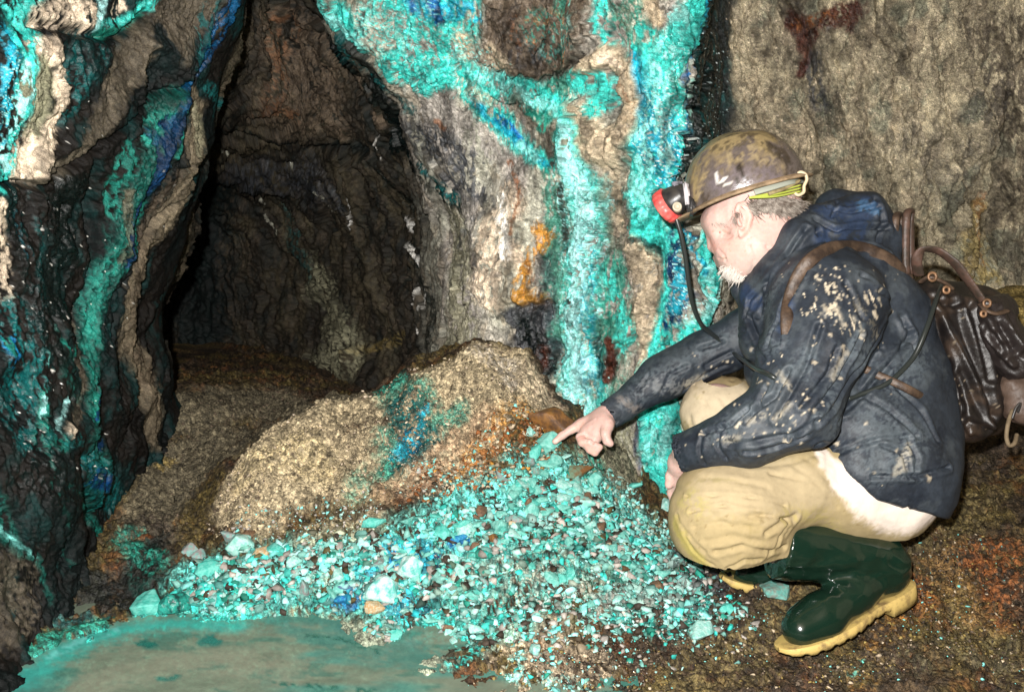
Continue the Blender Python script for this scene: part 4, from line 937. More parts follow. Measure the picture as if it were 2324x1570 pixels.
# many chips of the scatter, all alike
chips = [chip_mesh(500 + k, (1, rng.uniform(.55, .85), rng.uniform(.3, .6)), 2, 8) for k in range(9)]
zone = [(1170,1090,60),(1260,1100,90),(1330,1130,80),(1230,1180,120),(1120,1210,90),(1000,1240,80),(1350,1220,90),(1440,1240,80),(900,1270,60),(760,1320,60),(620,1290,60),(500,1300,50),(1050,1330,90),(1200,1300,90),(1400,1360,90),(1550,1340,60),(1000,1440,50),(1080,1420,50)]
wts = np.array([1.3,2.2,1.6,2.2,1.5,.9,1.3,1.,.7,.7,.7,.6,1,1,1,.8,.8,.7]); wts /= wts.sum()
n_up = 0
for k in range(285):
    j = rng.choice(len(zone), p=wts); zu, zv, zw = zone[j]
    u = zu + rng.normal() * zw * .55; v_ = zv + rng.normal() * zw * .35
    if v_ > 1385 and u < 880: continue
    mt = rng.choice(['mint', 'pale', 'teal', 'grey', 'mauve', 'brown'], p=[.42, .22, .14, .1, .06, .06])
    h_ = 9 + 19 * rng.random() ** 2
    if v_ < 1280 and u > 1050:
        lb, g = 'in the scatter under the pointing hand', 'chips under the pointing hand'
        h_ *= 1.1
    elif u < 1050:
        lb, g = 'in the rubble between mound and pool', 'chips between mound and pool'
    else:
        lb, g = 'in the gravel between pool and boots', 'chips between pool and boots'
    big = h_ > 18
    lb = dict(mint='mint green', pale='pale bluish', teal='deep turquoise', grey='grey green', mauve='mauve grey', brown='dark brown')[mt] + (' large chip ' if big else ' small chip ') + lb
    place_stone(u, v_, h_, mt, 2000 + k, (1, 1, .6), None, .5, lb, g, me=chips[k % 9], sink=.1)

# ------------------------------------------------------------------ implicit modelling
class Field:
    def __init__(s, lo, hi, h):
        s.h = h; s.lo = np.array(lo, float); s.n = np.ceil((np.array(hi) - s.lo) / h).astype(int) + 1
        s.f = np.full(s.n, .5, np.float32); s.ax = [s.lo[k] + np.arange(s.n[k]) * h for k in range(3)]
    def box(s, lo, hi):
        a = np.clip(np.floor((np.array(lo) - s.lo) / s.h).astype(int), 0, s.n); b = np.clip(np.ceil((np.array(hi) - s.lo) / s.h).astype(int) + 1, 0, s.n)
        sl = tuple(slice(a[k], b[k]) for k in range(3))
        X = s.ax[0][sl[0]][:, None, None]; Y = s.ax[1][sl[1]][None, :, None]; Z = s.ax[2][sl[2]][None, None, :]
        return sl, X, Y, Z
    def comb(s, sl, d, k, sub=False):
        a = s.f[sl]; d = d.astype(np.float32)
        if sub:
            d = -d; h = np.clip(k - np.abs(a - d), 0, None) / max(k, 1e-6); s.f[sl] = np.maximum(a, d) + h * h * k * .25
        else:
            h = np.clip(k - np.abs(a - d), 0, None) / max(k, 1e-6); s.f[sl] = np.minimum(a, d) - h * h * k * .25
    def cone(s, a, b, ra, rb, k=.02, sub=False):
        a = np.asarray(a, float); b = np.asarray(b, float); m = max(ra, rb) + k + .03
        sl, X, Y, Z = s.box(np.minimum(a, b) - m, np.maximum(a, b) + m)
        ab = b - a; L_ = max(ab @ ab, 1e-12)
        t = np.clip(((X - a[0]) * ab[0] + (Y - a[1]) * ab[1] + (Z - a[2]) * ab[2]) / L_, 0, 1)
        d = np.sqrt((X - a[0] - t * ab[0]) ** 2 + (Y - a[1] - t * ab[1]) ** 2 + (Z - a[2] - t * ab[2]) ** 2) - (ra + (rb - ra) * t)
        s.comb(sl, d, k, sub)
    def ell(s, c_, R, rad, k=.02, sub=False):
        c_ = np.asarray(c_, float); rad = np.asarray(rad, float); m = rad.max() + k + .03
        sl, X, Y, Z = s.box(c_ - m, c_ + m); x = X - c_[0]; y = Y - c_[1]; z = Z - c_[2]
        q = [(x * R[i][0] + y * R[i][1] + z * R[i][2]) / rad[i] for i in range(3)]
        l = np.sqrt(q[0] ** 2 + q[1] ** 2 + q[2] ** 2) + 1e-9
        g = np.sqrt((q[0] / rad[0]) ** 2 + (q[1] / rad[1]) ** 2 + (q[2] / rad[2]) ** 2) + 1e-9
        s.comb(sl, l * (l - 1) / g, k, sub)
    def plane(s, p, n):
        n = np.asarray(n, float); n = n / np.linalg.norm(n)
        d = (s.ax[0][:, None, None] - p[0]) * n[0] + (s.ax[1][None, :, None] - p[1]) * n[1] + (s.ax[2][None, None, :] - p[2]) * n[2]
        s.f = np.maximum(s.f, d.astype(np.float32))
    def mesh(s, smooth=2):
        f = s.f; ins = f < 0
        c8 = [ins[i:i-1 or None, j:j-1 or None, k:k-1 or None] for i in (0, 1) for j in (0, 1) for k in (0, 1)]
        cnt = sum(a.astype(np.int8) for a in c8); act = (cnt > 0) & (cnt < 8)
        ii = np.argwhere(act); vid = -np.ones(act.shape, np.int32); vid[act] = np.arange(len(ii))
        acc = np.zeros((len(ii), 3)); num = np.zeros(len(ii))
        cor = [np.array([i, j, k]) for i in (0, 1) for j in (0, 1) for k in (0, 1)]
        for a in cor:
            for axn in range(3):
                if a[axn]: continue
                b_ = a.copy(); b_[axn] = 1
                fa = f[tuple((ii + a).T)]; fb = f[tuple((ii + b_).T)]; m = (fa < 0) != (fb < 0)
                t = fa[m] / (fa[m] - fb[m]); p = (ii[m] + a).astype(float); p[:, axn] += t
                acc[m] += p; num[m] += 1
        V_ = s.lo + acc / num[:, None] * s.h
        Q = []
        for axn in range(3):
            o1, o2 = [k for k in range(3) if k != axn]
            sa = [slice(None)] * 3; sb = [slice(None)] * 3; sa[axn] = slice(0, -1); sb[axn] = slice(1, None)
            A_ = ins[tuple(sa)]; B_ = ins[tuple(sb)]; e = np.argwhere(A_ != B_)
            e = e[(e[:, o1] > 0) & (e[:, o2] > 0) & (e[:, o1] < s.n[o1] - 1) & (e[:, o2] < s.n[o2] - 1)]
            sgn = A_[tuple(e.T)]
            def g(d1, d2):
                q = e.copy(); q[:, o1] -= d1; q[:, o2] -= d2; return vid[tuple(q.T)]
            quad = np.stack([g(1, 1), g(0, 1), g(0, 0), g(1, 0)], 1)
            if axn == 1: sgn = ~sgn
            quad[~sgn] = quad[~sgn][:, ::-1]; Q.append(quad)
        Q = np.vstack(Q); Q = Q[(Q >= 0).all(1)]
        for _ in range(smooth): V_ = lap(V_, Q)
        return V_, Q
def lap(V_, Q, w_=.5):
    acc = np.zeros_like(V_); n = np.zeros(len(V_))
    for a, b_ in ((0, 1), (1, 2), (2, 3), (3, 0)):
        for k in range(3):
            acc[:, k] += np.bincount(Q[:, a], V_[Q[:, b_], k], len(V_)) + np.bincount(Q[:, b_], V_[Q[:, a], k], len(V_))
        n += np.bincount(Q[:, a], minlength=len(V_)) + np.bincount(Q[:, b_], minlength=len(V_))
    return V_ * (1 - w_) + acc / np.maximum(n, 1)[:, None] * w_
def vnormals(V_, Q):
    fn = np.cross(V_[Q[:, 2]] - V_[Q[:, 0]], V_[Q[:, 3]] - V_[Q[:, 1]]); N_ = np.zeros_like(V_)
    for a in range(4):
        for k in range(3): N_[:, k] += np.bincount(Q[:, a], fn[:, k], len(V_))
    return N_ / (np.linalg.norm(N_, axis=1, keepdims=True) + 1e-12)
def bvh_of(V_, Q): return BVHTree.FromPolygons([tuple(p) for p in V_.tolist()], [tuple(f) for f in Q.tolist()])
def bounds(pts, m): pts = np.array(pts); return pts.min(0) - m, pts.max(0) + m
def crm(pts, n=8):
    pts = np.array(pts, float); t = np.linspace(0, len(pts) - 1, (len(pts) - 1) * n + 1)
    return cr(t, pts, 0)
def tube(pts, r, seg=10, n=6, flat=1.0, up=(0, 0, 1), closed_caps=True):
    """round or flattened band along a smooth line"""
    p = crm(pts, n) if n > 1 else np.array(pts, float); m = len(p)
    rr = np.interp(np.linspace(0, 1, m), np.linspace(0, 1, len(r)), r) if isinstance(r, (list, tuple)) else np.full(m, r)
    T = np.gradient(p, axis=0); T /= np.linalg.norm(T, axis=1, keepdims=True) + 1e-12
    u0 = np.array(up, float); B = np.cross(T, u0); bad = np.linalg.norm(B, axis=1) < 1e-3; B[bad] = np.cross(T[bad], [1, .3, 0]); B /= np.linalg.norm(B, axis=1, keepdims=True)
    N_ = np.cross(B, T); a = np.arange(seg) / seg * 2 * np.pi
    V_ = p[:, None] + rr[:, None, None] * (np.cos(a)[None, :, None] * B[:, None] + flat * np.sin(a)[None, :, None] * N_[:, None])
    V_ = V_.reshape(-1, 3); i = np.arange(m * seg).reshape(m, seg)
    Q = np.stack([i[:-1], i[1:], np.roll(i[1:], -1, 1), np.roll(i[:-1], -1, 1)], -1).reshape(-1, 4)
    c0 = len(V_); V_ = np.vstack([V_, p[0], p[-1]])
    k = np.arange(seg); cap0 = np.stack([i[0][k], i[0][(k+1) % seg], np.full(seg, c0), np.full(seg, c0)], 1); cap1 = np.stack([i[-1][(k+1) % seg], i[-1][k], np.full(seg, c0+1), np.full(seg, c0+1)], 1)
    return V_, Q, np.vstack([cap0, cap1])[:, :3]
def tri(Q): return np.vstack([Q[:, [0, 1, 2]], Q[:, [0, 2, 3]]])
def part(name, V_, F_, mat, root, col=None, wet=None, smooth=True, label=None):
    V_ = np.asarray(V_, float); off = np.array(root['_o'], float)
    o = link(name, mesh_np(name, V_ - off, F_, col, wet, smooth), mat, None, label)
    o.parent = root; return o
def sub(name, V_, F_, mat, par, root, **kw):
    o = part(name, V_, F_, mat, root, **kw); o.parent = par; return o
def tpart(name, pts, r, mat, root, **kw):
    V_, Q, cp = tube(pts, r, **kw); return part(name, V_, np.vstack([tri(Q), cp]), mat, root)
def joinm(lst):
    Vs, Fs, o = [], [], 0
    for V_, F_ in lst: Vs.append(V_); Fs.append(F_ + o); o += len(V_)
    return np.vstack(Vs), np.vstack(Fs)
def tubes(lst, r, **kw):
    out = []
    for pts in lst:
        V_, Q, cp = tube(pts, r, **kw); out.append((V_, np.vstack([tri(Q), cp])))
    return joinm(out)
def root_at(name, loc, label, cat, group=None):
    o = bpy.data.objects.new(name, None); S.collection.objects.link(o); o.location = loc; o['label'] = label; o['category'] = cat; o['_o'] = tuple(float(x) for x in loc)
    o.empty_display_size = .1
    if group: o['group'] = group
    return o
class Cloth(Painter):
    def __init__(s, V_, Q, col, wet, noise_amp=0.0, streak=1.0):
        s.V = V_; s.Q = Q; s.N = vnormals(V_, Q); super().__init__(bvh_of(V_, Q), V_, streak)
        s.col = np.tile(np.array(col, np.float32), (len(V_), 1)); s.wet = np.full(len(V_), wet, np.float32)
    def fold(s, pts, depth=-.006, both=.6, w0=7, tight=1.6):
        """a crease with a raised roll beside it"""
        P3, Wd = trace(s.bvh, [(p[0], p[1]) for p in pts], w0); i = s.sel(P3, Wd, 5)
        if not len(i): return
        q = polydist(s.p[i], P3, Wd) + .12 * s.nB[i]
        t = np.ones(len(i))
        s.relief[i] += depth * (np.exp(-q ** 2 * tight) - both * np.exp(-((q - 2.0) ** 2) / .9))
    def done(s, clampr=.016):
        r = np.clip(s.relief, -clampr, clampr)
        V_ = s.V + s.N * r[:, None]; return lap(V_, s.Q, .35)

# ------------------------------------------------------------------ the man
G0 = P(1900, 1400, 2.15); G0[2] = .02
man = root_at('person', G0, 'man in muddy dark blue jacket and yellow trousers crouching and pointing at turquoise stones', 'person')
skin = mat_plain('skin', (.78, .50, .42), .5, .35, (220, .25, .002), (.80, .40, .34), 26, sss=.15, thr=(.5, .75))

# body: head, neck, trunk, limbs and hands in one surface
pts = [P(1250,300,2.5), P(2120,1480,1.9), P(1250,1480,1.95), P(2120,300,2.5)]
lo, hi = bounds(pts, .02)
B = Field(lo, hi, .0036)
def K(a, b_, ra, rb, k=.02, f=B): f.cone(P(*a), P(*b_), ra, rb, k)
K((1712,428,2.2), (1730,440,2.2), .088, .085)
K((1657,500,2.205), (1668,496,2.2), .056, .060, .03)
K((1618,502,2.222), (1632,500,2.19), .026, .030, .02)
K((1676,560,2.19), (1694,545,2.18), .054, .056, .03)
K((1664,598,2.215), (1684,592,2.18), .027, .036, .03)
K((1715,556,2.165), (1740,520,2.17), .052, .05, .03)
K((1612,524,2.222), (1620,558,2.222), .0095, .0155, .008)
K((1626,565,2.205), (1636,564,2.21), .011, .011, .006)
K((1628,585,2.238), (1640,583,2.21), .010, .012, .008)
K((1634,598,2.236), (1646,594,2.21), .011, .012, .008)
B.ell(P(1634,528,2.150), np.eye(3), (.017,.015,.011), .02, sub=True)
K((1745,540,2.2), (1800,620,2.21), .066, .075, .03)
# ear: rim, lobe and bowl
ear = [(1672,478),(1676,466),(1690,462),(1701,474),(1704,494),(1698,514),(1690,528),(1682,534),(1678,524)]
for a, b_ in zip(ear[:-1], ear[1:]): K((a[0],a[1],2.118), (b_[0],b_[1],2.118), .0052, .0052, .004)
K((1684,500,2.130), (1688,480,2.130), .015, .016, .01)
K((1677,500,2.118), (1680,510,2.118), .0055, .005, .004)
B.ell(P(1688,494,2.110), np.eye(3), (.008,.012,.014), .006, sub=True)
# trunk and limbs under the clothes
K((1800,640,2.22), (1880,720,2.24), .09, .15); K((1880,720,2.24), (1980,1000,2.24), .15, .14); K((1980,1010,2.24), (1985,1070,2.24), .13, .10)
K((1840,680,2.10), (1885,700,2.12), .07, .09); K((1885,700,2.1), (1805,925,1.99), .065, .05); K((1805,925,1.99), (1560,1022,2.055), .048, .028)
K((1810,690,2.38), (1600,806,2.455), .045, .032); K((1600,806,2.455), (1385,938,2.425), .032, .023)
K((1985,1085,2.15), (1815,1096,2.08), .09, .062); K((1815,1096,2.08), (1645,1165,2.04), .062, .07); K((1645,1170,2.04), (1950,1310,2.12), .055, .038); K((1950,1315,2.12), (1860,1400,2.04), .034, .03)
K((1950,1050,2.36), (1625,935,2.42), .09, .07); K((1625,940,2.42), (1740,1270,2.42), .055, .036); K((1740,1275,2.42), (1720,1300,2.38), .03, .02)
# pointing right hand
def chain(js, rs, k=.004):
    for a, b_, r0, r1 in zip(js[:-1], js[1:], rs[:-1], rs[1:]): K(a, b_, r0, r1, k)
K((1385,938,2.425), (1366,950,2.42), .026, .027, .01)
K((1366,948,2.43), (1318,966,2.435), .024, .017, .012); K((1370,958,2.40), (1335,978,2.41), .024, .018, .012); K((1372,966,2.40), (1350,990,2.40), .022, .018, .012)
chain([(1318,963,2.435),(1296,975,2.435),(1276,988,2.432),(1259,1002,2.43)], [.0135,.0105,.0098,.0075])
chain([(1334,974,2.42),(1317,992,2.40),(1321,1004,2.385),(1338,1003,2.375)], [.013,.0112,.0105,.009])
chain([(1345,984,2.41),(1330,1008,2.395),(1339,1020,2.38),(1352,1010,2.37)], [.012,.0110,.0100,.0088])
chain([(1356,990,2.40),(1342,1018,2.385),(1350,1026,2.375),(1362,1014,2.37)], [.0115,.0098,.0092,.008])
chain([(1378,962,2.385),(1374,985,2.368),(1378,1000,2.362),(1385,1006,2.36)], [.018,.0125,.0105,.009])
# left hand behind the near knee
K((1560,1022,2.055), (1545,1050,2.10), .028, .026, .01); K((1545,1050,2.10), (1537,1092,2.15), .026, .024, .01)
chain([(1530,1090,2.14),(1524,1118,2.16),(1530,1140,2.17),(1540,1155,2.175)], [.011,.010,.009,.008])
chain([(1538,1094,2.155),(1536,1125,2.175),(1542,1148,2.185),(1552,1162,2.19)], [.011,.010,.009,.008])
chain([(1548,1096,2.165),(1550,1126,2.19),(1556,1148,2.20),(1566,1160,2.205)], [.011,.010,.009,.008])
chain([(1556,1092,2.17),(1562,1118,2.20),(1568,1136,2.21),(1577,1146,2.215)], [.010,.009,.0085,.007])
chain([(1536,1062,2.12),(1521,1080,2.12),(1518,1100,2.125)], [.013,.0105,.009])
bV, bQ = B.mesh(1)
del B
Bd = Cloth(bV, bQ, (.66, .43, .375), .35)
c = Bd.coat
c((.84,.40,.33), [(1612,545,9),(1620,562,14)], a=.8, rag=.4, soft=.6); c((.84,.42,.35), [(1686,470,8),(1703,490,9),(1690,528,8)], a=.7, rag=.5, soft=.6); c((.80,.44,.36), [(1660,560,26)], a=.5, soft=.8)
c((.56,.46,.40), [(1650,600,16),(1690,615,20),(1730,600,22),(1720,570,16)], a=.6, rag=.8, soft=.7); c((.45,.27,.20), [(1642,524,3),(1652,528,3),(1657,530,2)], a=.7, rag=.6); c((.45,.3,.22), [(1636,584,2),(1650,588,2)], a=.8, rag=.4)
c((.72,.34,.26), [(1800,480,24),(1825,500,20)], a=.7, rag=.8, soft=.6)
rg0 = np.random.default_rng(4)
for _ in range(40):
    u, v_ = 1600 + rg0.random() * 110, 500 + rg0.random() * 110; c((.35,.24,.17), [(u, v_, .7 + 1.6 * rg0.random() ** 2)], a=.5, rag=.8)
c((.86,.60,.52), [(1262,1000,6)], a=.6); c((.85,.45,.36), [(1318,996,8),(1334,1016,8),(1346,1028,8)], a=.6, rag=.6, soft=.6); c((.86,.5,.40), [(1300,972,8),(1320,962,10)], a=.5, rag=.6)
for _ in range(26):
    u, v_ = 1270 + rg0.random() * 120, 940 + rg0.random() * 85; c((.35,.26,.18), [(u, v_, .6 + 1.8 * rg0.random() ** 2)], a=.45, rag=.8)
for L_, dp, w_ in [([(1640,538),(1652,541),(1662,536)], -.003, 3), ([(1648,518),(1660,520)], -.002, 2.5), ([(1632,568),(1644,580),(1648,592)], -.003, 3.5), ([(1630,586),(1646,590)], -.003, 2.5), ([(1700,560),(1712,590),(1706,615)], -.0025, 4), ([(1740,560),(1760,590)], -.003, 4),
    ([(1790,500),(1810,515)], -.003, 4), ([(1312,990),(1330,984),(1346,992)], -.003, 3), ([(1330,1000),(1346,1004)], -.002, 2.5), ([(1286,976),(1290,984)], -.0012, 2), ([(1270,988),(1274,996)], -.0012, 2), ([(1350,950),(1330,962)], .0015, 3), ([(1360,965),(1345,978)], .0012, 3), ([(1610,500),(1622,498)], -.0012, 2)]:
    Bd.fold(L_, dp, w0=w_, both=.25)
Bd.relief += fbm(bV, 120, 3) * .0005
skin = mat_attr('weathered_skin', rough=(.55, .45), bump=((900, .25, .0006), (260, .2, .001)), var=.10, varscale=120, spec=.5)
b_ = skin.node_tree.nodes['Principled BSDF']; b_.inputs['Subsurface Weight'].default_value = .12; b_.inputs['Subsurface Radius'].default_value = (.010, .004, .002); b_.inputs['Subsurface Scale'].default_value = .5
body = part('body', bV + Bd.N * Bd.relief[:, None], bQ, skin, man, Bd.col, Bd.wet)

# ---- hair, beard, brow, eye
skb = bvh_of(bV, bQ)
def strands(name, pts, n, length, dirv, mat, spread=12, r=.0011, seed=1, up=.002):
    rg = np.random.default_rng(seed); lst = []
    ln = crm([(a[0], a[1], 0) for a in pts], 8)
    for _ in range(n):
        k = rg.integers(0, len(ln)); u = ln[k][0] + rg.normal() * spread; v_ = ln[k][1] + rg.normal() * spread * .6
        h, dep = hit(skb, u, v_, 99.)
        if dep > 3: continue
        d_ = np.array([dirv[0] + rg.normal() * .35, 0, dirv[1] + rg.normal() * .35]); cdir = np.array([d_[0], d_[2] * _s, d_[2] * _c])
        away = (CAM - h) / np.linalg.norm(CAM - h)
        L_ = length * rg.uniform(.6, 1.2)
        lst.append([h - away * .002, h + away * up + cdir * L_ * .5, h + away * up * .6 + cdir * L_])
    V_, F_ = tubes(lst, [r, r * .8, r * .2], seg=4, n=2)
    return part(name, V_, F_, mat, man)
hairm = mat_plain('grey_hair', (.42, .37, .32), .6, .4, None, (.12, .09, .07), 60)
strands('hair', [(1708,462),(1740,458),(1775,462),(1810,470)], 900, .030, (.8, -.55), hairm, 13, .0011, 3)
strands('sideburn', [(1672,482),(1668,498)], 60, .014, (.1, -.9), hairm, 5, .0007, 4)
beardm = mat_plain('white_beard', (.72, .66, .6), .7, .3)
strands('beard', [(1650,608),(1664,622),(1682,630)], 420, .016, (-.35, -.8), beardm, 8, .0009, 5)
strands('eyebrow', [(1612,506),(1628,505),(1645,510)], 70, .010, (.6, -.3), hairm, 3, .0007, 6, .001)
h, dep = hit(skb, 1637, 527); ev = chip = None
bm = bmesh.new(); bmesh.ops.create_uvsphere(bm, u_segments=16, v_segments=10, radius=.0085)
eV = np.array([v.co for v in bm.verts]) + h + (h - CAM) / dep * .0075; eF = tri(np.array([[v.index for v in f.verts] + ([f.verts[0].index] if len(f.verts) == 3 else []) for f in bm.faces])); bm.free()
eF = eF[(eF[:, 0] != eF[:, 1]) & (eF[:, 1] != eF[:, 2]) & (eF[:, 0] != eF[:, 2])]
part('eye', eV, eF, mat_plain('eye', (.42, .22, .18), .4), man)

# ---- trousers
lo, hi = bounds([P(1500,830,2.6), P(2200,1330,1.85), P(1500,1330,1.85), P(2200,830,2.6)], .02)
T = Field(lo, hi, .004)
K2 = lambda a, b_, ra, rb, k=.025: T.cone(P(*a), P(*b_), ra, rb, k)
K2((1985,990,2.25), (1985,1060,2.25), .165, .15)
K2((1995,1098,2.155), (1905,1102,2.115), .132, .108, .03); K2((1905,1102,2.115), (1815,1096,2.075), .108, .084, .02); K2((1815,1096,2.075), (1668,1150,2.045), .084, .102, .03)
K2((1650,1172,2.04), (1643,1182,2.04), .118, .112, .03)
K2((1650,1192,2.045), (1722,1226,2.068), .110, .082, .02)
K2((1950,1060,2.36), (1632,940,2.42), .12, .092, .03)
K2((1632,945,2.42), (1730,1230,2.43), .09, .07, .02)
tV, tQ = T.mesh(2); del T
Tr = Cloth(tV, tQ, (.37, .29, .155), .15)
c = Tr.coat
c((.58,.48,.33), [(1560,900,60),(1640,890,60),(1620,950,60)], rag=.2)
c((.41,.33,.20), [(1620,1110,60),(1750,1100,70),(1850,1110,60)], rag=.3)
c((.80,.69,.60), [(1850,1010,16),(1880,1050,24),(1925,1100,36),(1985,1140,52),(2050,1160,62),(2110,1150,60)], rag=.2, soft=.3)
c((.42,.35,.10), [(1535,1190,18),(1560,1240,16),(1600,1280,16),(1680,1310,12)], rag=.5, soft=.6, a=.8)
c((.45,.38,.14), [(1545,1140,14),(1590,1150,24),(1570,1120,16)], rag=.8, soft=.6, a=.6, patch=.4)
c((.40,.33,.12), [(1780,1170,26),(1850,1170,30),(1900,1210,26),(1960,1225,20)], rag=.8, soft=.5, a=.6, patch=.5)
c((.45,.36,.2), [(1600,870,26),(1580,900,20)], rag=.9, soft=.5, a=.5, patch=.55)
c((.34,.27,.12), [(1540,900,14),(1560,960,14)], rag=.9, soft=.5, a=.4, patch=.55)
c((.30,.25,.10), [(1560,1100,8),(1620,1090,10),(1700,1100,6)], rag=1, soft=.6, a=.5, patch=.5); c((.28,.22,.09), [(1700,1200,24),(1760,1260,22),(1680,1270,24)], rag=1, soft=.6, a=.45, patch=.55)
rgt_ = np.random.default_rng(9)
for _ in range(70):
    u, v_ = rgt_.choice([1560, 1640, 1800, 1900]) + rgt_.normal() * 40, rgt_.choice([900, 1180, 1220]) + rgt_.normal() * 30; c((.22,.16,.07), [(u, v_, .8 + 3 * rgt_.random() ** 3)], a=.6, rag=.9)
f = Tr.fold; rgf = np.random.default_rng(5)
for L_, dp in [([(1545,1095),(1600,1085),(1680,1095),(1740,1110)],-.005),([(1560,1130),(1620,1120),(1700,1135),(1780,1150)],-.006),([(1570,1160),(1640,1150),(1720,1165),(1790,1178)],-.007),
    ([(1580,1195),(1640,1185),(1700,1195),(1790,1200)],-.008),([(1600,1225),(1660,1215),(1720,1225),(1780,1215)],-.008),([(1620,1255),(1680,1240),(1740,1250),(1775,1238)],-.007),
    ([(1650,1285),(1690,1270),(1720,1268)],-.006),([(1800,1170),(1770,1180),(1735,1210)],-.008),([(1790,1185),(1765,1215),(1745,1260)],-.006),
    ([(1800,1180),(1750,1170),(1700,1172)],-.006),([(1555,1210),(1580,1250),(1620,1280)],-.005),([(1540,1170),(1560,1210),(1600,1245)],-.004),
    ([(1850,1030),(1800,1050),(1700,1060)],-.004),([(1880,1100),(1800,1085),(1740,1080)],-.003),([(1930,1140),(1850,1130),(1780,1120)],-.003),([(1800,1060),(1850,1090),(1900,1150)],-.003),([(1830,1040),(1870,1080),(1930,1150)],-.003),
    ([(1580,870),(1600,920),(1650,975)],-.005),([(1620,860),(1640,910),(1680,960)],-.004),([(1545,900),(1570,950),(1590,980)],-.004),([(1550,880),(1600,905),(1660,925)],-.003),([(1660,860),(1680,900),(1700,930)],-.004)]:
    f([(p[0] + rgf.normal() * 3, p[1] + rgf.normal() * 3) for p in L_], dp * .95 * rgf.uniform(.4, 1.2), w0=rgf.uniform(3.5, 7), both=.35)
Tr.relief += fbm(tV, 9, 3, .5, 2.) * .004 + ridged(tV, 20, 2, .5, 5.) * .002
cloth_mat = mat_attr('cotton_cloth', rough=(.9, .5), bump=((900, .25, .0008), (60, .25, .004)), var=.10, varscale=60, spec=.25)
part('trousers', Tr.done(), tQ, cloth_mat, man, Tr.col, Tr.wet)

# ---- jacket
lo, hi = bounds([P(1340,350,2.6), P(2220,1200,1.85), P(1340,1200,1.85), P(2220,370,2.62), P(1900,360,2.1), P(2000,1215,2.3)], .02)
J = Field(lo, hi, .004)
KJ = lambda a, b_, ra, rb, k=.03: J.cone(P(*a), P(*b_), ra, rb, k)
KJ((1875,735,2.25), (1945,880,2.25), .165, .188, .04)
KJ((1945,880,2.25), (1982,1000,2.25), .188, .185, .04)
KJ((1870,650,2.24), (1930,680,2.25), .11, .13, .05)
KJ((1960,620,2.16), (2020,720,2.2), .06, .09, .05)
KJ((1790,700,2.2), (1780,830,2.2), .075, .085, .04)
KJ((1880,690,2.08), (1802,925,1.985), .125, .088, .025)       # near upper arm
KJ((1802,925,1.985), (1700,985,2.0), .086, .066, .012); KJ((1700,985,2.0), (1557,1024,2.05), .066, .042, .015)
KJ((1800,700,2.41), (1700,755,2.44), .088, .068, .03); KJ((1700,755,2.44), (1600,806,2.455), .068, .059, .015); KJ((1600,806,2.455), (1500,858,2.45), .059, .057, .01)
KJ((1500,858,2.45), (1386,937,2.425), .055, .036, .01)
KJ((1985,1010,2.20), (2004,1078,2.165), .163, .160, .04)
KJ((1945,985,2.13), (1945,1050,2.115), .115, .112, .05)
# collar and bunched hood
KJ((1722,655,2.18), (1735,770,2.13), .038, .055, .02); KJ((1762,612,2.125), (1722,662,2.16), .034, .036, .02)
KJ((1815,545,2.125), (1762,612,2.125), .038, .036, .02); KJ((1850,505,2.15), (1815,545,2.125), .036, .038, .02)
KJ((1870,505,2.17), (1960,488,2.2), .042, .050, .02); KJ((1960,488,2.2), (1992,540,2.22), .045, .050, .02); KJ((1900,480,2.28), (1970,480,2.28), .045, .045, .02)
KJ((1890,560,2.15), (1985,560,2.2), .06, .055, .03); KJ((1680,660,2.25), (1740,720,2.25), .022, .05, .02); KJ((1720,640,2.3), (1800,560,2.32), .05, .05, .03)
J.cone(P(1660,590,2.2), P(1775,560,2.205), .040, .066, .008, True)          # neck opening
J.cone(P(1775,560,2.205), P(1800,500,2.215), .062, .058, .008, True)
# open cuffs
J.cone(P(1386,937,2.425), P(1340,967,2.41), .030, .034, .004, True); J.cone(P(1557,1024,2.05), P(1500,1040,2.075), .036, .04, .004, True)
J.cone(P(1386,937,2.425), P(1440,900,2.435), .030, .028, .004, True); J.cone(P(1557,1024,2.05), P(1610,1010,2.04), .036, .034, .004, True)
# end the sleeves square, and the hem along its line
def cut(Pa, Pb, side, box=None):
    """plane through two traced points and the view depth"""
    a, b_ = P(*Pa, 2.1), P(*Pb, 2.1); n = np.cross(b_ - a, P(Pa[0], Pa[1], 2.4) - a); n /= np.linalg.norm(n)
    return a, n * side
def clip(Pa, Pb, inside):
    a, n = cut(Pa, Pb, 1); q = P(*inside, 2.2)
    if (q - a) @ n > 0: n = -n
    J.plane(a, n)
clip((1352,905), (1398,968), (1600, 800))
a1, n1 = cut((1850,1012), (1995,1132), 1); q = P(2000,900,2.2)
if (q - a1) @ n1 > 0: n1 = -n1
a2, n2 = cut((1930,1110), (2130,1172), 1)
if (q - a2) @ n2 > 0: n2 = -n2
X_, Y_, Z_ = J.ax[0][:, None, None], J.ax[1][None, :, None], J.ax[2][None, None, :]
h1 = (X_ - a1[0]) * n1[0] + (Y_ - a1[1]) * n1[1] + (Z_ - a1[2]) * n1[2]
h2 = (X_ - a2[0]) * n2[0] + (Y_ - a2[1]) * n2[1] + (Z_ - a2[2]) * n2[2]
hem = np.maximum(h1, h2)
far = X_ < P(1815, 1000, 2.05)[0]
J.f = np.where(far, J.f, np.maximum(J.f, hem)).astype(np.float32)
jV, jQ = J.mesh(1); del J, hem, h1, h2
Ja = Cloth(jV, jQ, (.026, .034, .046), .55)
nA, nB, nC, nF = Ja.nA, Ja.nB, Ja.nC, Ja.nF
Ja.col = mixc(Ja.col, np.array([[.016, .022, .032]]), sstep(-.2, .5, nC)); Ja.col = mixc(Ja.col, np.array([[.065, .078, .088]]), sstep(.05, .6, nA) * .55)
